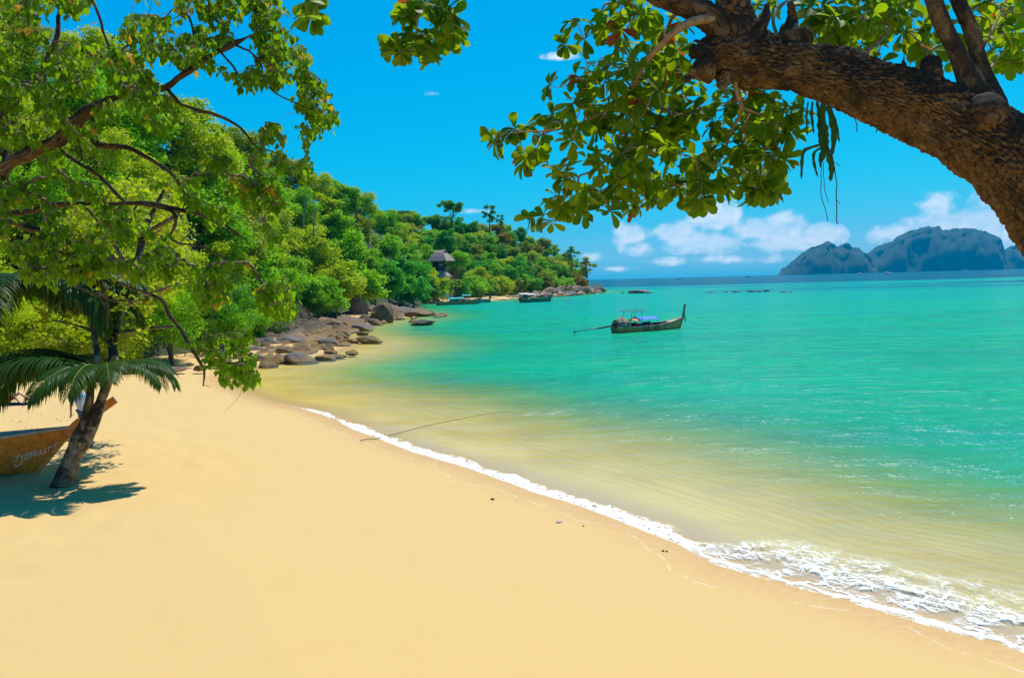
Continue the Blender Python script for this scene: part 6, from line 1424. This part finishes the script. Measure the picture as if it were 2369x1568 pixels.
V = [(.2, -1.75, 2.6), (1.7, -1.75, 2.7), (.9, -1.75, 2.0)]; MB().add(np.array(V + [(a, b + .04, c) for a, b, c in V]), [(0, 1, 2), (5, 4, 3), (0, 3, 4, 1), (1, 4, 5, 2), (2, 5, 3, 0)]).build('hanging_cloth', simple('faded_teal_cloth', (.12, .38, .40, 1), .8), hut, smooth=False)
sp = at(1048, 640, 212); stair = empty('stairway', tuple(sp), math.radians(-10), 'red railed wooden stairway climbing to the thatched hut', 'stairs')
for sg in (-.5, .5): mb = MB(); bar(mb, (-1.9, sg, -2.2), (2.2, sg, 1.8), .09); mb.build('stringer', M_hutwood, stair); mb = MB(); bar(mb, (-1.9, sg, -1.3), (2.2, sg, 2.7), .05); mb.build('handrail', simple('red_rail_paint', (.35, .03, .02, 1), .6), stair)
for k in range(12): V, F = box_vf(.32, 1.0, .05, (-1.8 + k * .35, 0, -2.05 + k * .342), .005); MB().add(V, F).build('tread', M_hutwood, stair)

# ------------------------------------------------------------------ rope, twigs, stones on the sand
a = gr(832, 1018.5, .12); b = gr(880, 1012.5, .03); c_ = gr(985, 985, .03); d_ = gr(1100, 962, .03); e_ = gr(1240, 943, .03); f_ = gr(1330, 930, -.02)
P = resample([a, (a + b) / 2 + [0, 0, .015], b, c_, d_, gr(1180, 951, .01), gr(1220, 946, -.05)], 90); P[:, :2] += .05 * np.stack([vnoise(P * .9, 4), vnoise(P * .9, 6)], 1)
V, F = tube_vf(P, np.linspace(.014, .004, 90), 6); tag(MB().add(V, F).build('mooring_rope', M_rope), 'dark mooring rope running from the wet sand out across the shallows', 'rope')
for px, py, s, mt, l in ((1140, 1155, .06, M_rockC, 'small dark pebble alone on the dry sand'), (1293, 1207, .09, M_pale, 'tan flat pebble near the wave edge'), (1350, 1216, .03, M_rockC, 'tiny dark speck of stone below the foam'), (1534, 1274, .035, M_rockC, 'dark pebble in the pair close to the spreading foam'), (1543, 1275, .03, M_rockC, 'second dark pebble in the pair close to the spreading foam'), (212, 1100, .05, M_pale, 'small pale stone by the leaning trunk')):
    g = gr(px, py, .1); z_ = float(ground_z(g[None, :2])[0]); g = gr(px, py, z_); rock('pebble', g + [0, 0, s * .15], s, s * .8, s * .6, 1.0, mt, l, 'pebbles on the sand', 'pebble')
r = np.random.default_rng(12)
M_dry = simple('dry_leaf_litter', (.22, .11, .045, 1), .9, 9, .3)
mb = MB()
for k in range(360):
    px, py = r.uniform(0, 215), r.uniform(905, 1145)
    g = gr(px, py, .42); z_ = float(ground_z(g[None, :2])[0]) ; s = r.uniform(.03, .075); V, F = leaf_cards(np.array([[g[0], g[1], z_ + .02]]), np.array([[r.normal() * .3, r.normal() * .3, 1.0]]), s, int(r.integers(1e6)), .6); mb.add(V, F)
o = mb.build('leaf_litter', M_dry); tag(o, 'dry brown leaves scattered on the shaded sand', 'leaves', kind='stuff')
# ------------------------------------------------------------------ people
M_skin = simple('tanned_skin', (.48, .26, .16, 1), .55); M_skin2 = simple('pinkish_sunned_skin', (.58, .32, .22, 1), .55); M_hair = simple('dark_brown_hair', (.03, .018, .012, 1), .7, 30, .3)
def skin(name, verts, edges, radii, mat, parent, root_i=0, sub=2, loc=None):
    me = bpy.data.meshes.new(name); me.from_pydata([tuple(v) for v in verts], edges, []); o = link(name, me, parent); me.materials.append(mat)
    md = o.modifiers.new('skin', 'SKIN'); md.use_smooth_shade = True
    for i, r_ in enumerate(radii):
        d = me.skin_vertices[0].data[i]; d.radius = (r_, r_) if np.isscalar(r_) else r_; d.use_root = (i == root_i)
    s = o.modifiers.new('sub', 'SUBSURF'); s.levels = sub; s.render_levels = sub
    return o
def person(loc, rz, J, label, shirt_m, short_m, skin_m, hand=(0, 0, -1), group='people on the beach'):
    """J: joints in metres about the feet; builds one continuous body, head details, clothes"""
    root = empty('person', loc, rz, label, 'person', group)
    v, e, r_ = [], [], []
    def add(p, rad, par=None):
        v.append(np.array(p, float)); r_.append(rad)
        if par is not None: e.append((par, len(v) - 1))
        return len(v) - 1
    pel = add(J['pelvis'], (.145, .11)); wa = add(J['waist'], (.13, .10), pel); ch = add(J['chest'], (.165, .12), wa); up_ = add(J['neckbase'], (.10, .08), ch); nk = add(J['neck'], .055, up_)
    hd = np.array(J['head']); dn = hd - np.array(J['neck']); dn /= np.linalg.norm(dn); h1 = add(hd - dn * .05, (.078, .085), nk); h2 = add(hd + dn * .05, (.085, .095), h1); add(hd + dn * .11, (.05, .06), h2)
    for s in ('l', 'r'):
        sh = add(J['sh_' + s], .062, ch); el_ = add(J['el_' + s], .042, sh); wr = add(J['wr_' + s], .027, el_)
        w_ = np.array(J['wr_' + s]); d = w_ - np.array(J['el_' + s]); d /= np.linalg.norm(d); side = np.cross(d, [.3, 1, .2]); side /= np.linalg.norm(side); nn = np.cross(d, side)
        pm = add(w_ + d * .055, (.034, .020), wr)
        for k in range(4):
            o_ = (k - 1.5) * .019; L_ = (.070, .082, .078, .060)[k]; k1 = add(w_ + d * .095 + side * o_, .0095, pm); k2 = add(w_ + d * (.095 + L_ * .55) + side * o_ * 1.15 + nn * .012, .0085, k1); add(w_ + d * (.095 + L_) + side * o_ * 1.2 + nn * .034, .007, k2)
        t1 = add(w_ + d * .035 + side * .038, .011, pm); add(w_ + d * .085 + side * .062 + nn * .015, .009, t1)
        hp_ = add(J['hip_' + s], .098, pel); kn = add(J['kn_' + s], .062, hp_); an = add(J['an_' + s], .038, kn); a_ = np.array(J['an_' + s]); f = np.array(J['toe_' + s]); add(a_ + (f - a_) * .35 + [0, 0, -.03], (.042, .03), an); add(f, (.038, .018), len(v) - 1)
    body = skin('body', v, e, r_, skin_m, root)
    # hair cap, ears, nose
    V, F = ICO[3]; fw = np.array(J.get('face', (0, 1, 0)), float); fw /= np.linalg.norm(fw); keepv = (V @ fw) < .35 + .5 * np.maximum(V @ dn, 0)
    Vv = V * (1 + .04 * fbm(V * 6, 2, 3))[:, None] * .108; Vv = Vv + hd + dn * .035; Fk = F[keepv[F].all(1)]; MB().add(Vv, Fk).build('hair', M_hair, root)
    rt = np.cross(fw, dn); rt /= np.linalg.norm(rt)
    mb = MB(); V, F = ICO[2]; mb.add(V * [.014, .014, .022] + hd + fw * .098 - dn * .0, F)
    for sg in (-1, 1): mb.add(V * [.014, .018, .03] + hd + rt * sg * .088, F)
    mb.build('nose_and_ears', skin_m, root); mb = MB()
    for sg in (-1, 1): mb.add(V * .011 + hd + fw * .086 + rt * sg * .032 + dn * .022, F)
    mb.add(V * [.026, .012, .006] + hd + fw * .088 - dn * .045, F); mb.build('eyes_and_mouth', simple('dark_eye', (.05, .02, .02, 1), .4) if 'dark_eye' not in bpy.data.materials else bpy.data.materials['dark_eye'], root)
    if shirt_m:
        jv = [J['pelvis'], J['waist'], J['chest'], np.array(J['neckbase']) * .8 + np.array(J['neck']) * .2]; rr_ = [(.175, .14), (.165, .135), (.19, .145), (.11, .09)]; ee = [(0, 1), (1, 2), (2, 3)]
        for s in ('l', 'r'):
            a = np.array(J['sh_' + s]); b = np.array(J['el_' + s]); jv += [a, a + (b - a) * .72]; rr_ += [.085, .078]; n_ = len(jv); ee += [(2, n_ - 2), (n_ - 2, n_ - 1)]
        skin('shirt', jv, ee, rr_, shirt_m, root, 1)
    if short_m:
        jv = [np.array(J['pelvis']) + [0, 0, .03]]; rr_ = [(.165, .135)]; ee = []
        for s in ('l', 'r'):
            a = np.array(J['hip_' + s]); b = np.array(J['kn_' + s]); jv += [a, a + (b - a) * .7]; rr_ += [.118, .098]; n_ = len(jv); ee += [(0, n_ - 2), (n_ - 2, n_ - 1)]
        skin('shorts', jv, ee, rr_, short_m, root)
    return root
st_ = NT('white_shirt_blue_yoke'); z_ = st_.n('ShaderNodeSeparateXYZ', {0: st_.obj()}).outputs[2]; M_shirt = st_.end(st_.pr(st_.mix(st_.ss(z_, 1.18, 1.42), (.62, .58, .56, 1), (.20, .38, .70, 1)), .85))
g = gr(196, 1032, .42); g = at(192, 1030, 24.6); gz = .40
J = dict(pelvis=(.17, .0, .90), waist=(.13, .03, 1.06), chest=(.05, .07, 1.28), neckbase=(.01, .09, 1.42), neck=(-.0, .11, 1.49), head=(.0, .15, 1.60), face=(.35, 1, -.35),
         sh_l=(-.16, .07, 1.36), el_l=(-.27, .06, 1.10), wr_l=(-.25, .0, .86), sh_r=(.21, .1, 1.36), el_r=(.34, .2, 1.12), wr_r=(.32, .42, 1.0),
         hip_l=(.08, 0, .88), kn_l=(.04, .06, .48), an_l=(.02, -.02, .09), toe_l=(.02, .18, .02), hip_r=(.26, 0, .88), kn_r=(.30, .10, .48), an_r=(.30, .02, .09), toe_r=(.33, .2, .02))
person((g[0] - .06, g[1], gz), 0, J, 'person in a white shirt with a blue yoke standing behind the beached orange boat', M_shirt, simple('grey_shorts_cloth', (.10, .10, .12, 1), .9), M_skin)
g = gr(30, 934, .45)
J = dict(pelvis=(-.35, 0, .12), waist=(-.52, .02, .20), chest=(-.76, .04, .36), neckbase=(-.88, .05, .45), neck=(-.93, .05, .50), head=(-1.02, .05, .60), face=(.6, -.2, .8),
         sh_l=(-.80, -.15, .40), el_l=(-.92, -.30, .18), wr_l=(-.72, -.34, .05), sh_r=(-.82, .23, .40), el_r=(-.96, .38, .18), wr_r=(-.76, .42, .05),
         hip_l=(-.30, -.10, .13), kn_l=(.02, -.12, .50), an_l=(.30, -.10, .10), toe_l=(.50, -.10, .04), hip_r=(-.30, .12, .13), kn_r=(.22, .16, .46), an_r=(.58, .16, .10), toe_r=(.78, .16, .05))
person((g[0] + .0, g[1], float(ground_z(g[None, :2])[0])), 0.1, J, 'person in red swimwear reclining with knees raised on a towel in the shade', None, simple('red_swimwear_cloth', (.55, .03, .03, 1), .8), M_skin2)
V, F = box_vf(1.9, .8, .03, (-.2, 0, .012), .01); tag(MB().add(V, F).build('beach_towel', simple('dark_blue_towel', (.03, .08, .16, 1), .95, 30, .2), loc=(g[0] + .0, g[1], float(ground_z(g[None, :2])[0]) + .0)), 'dark blue towel spread under the reclining person', 'towel')
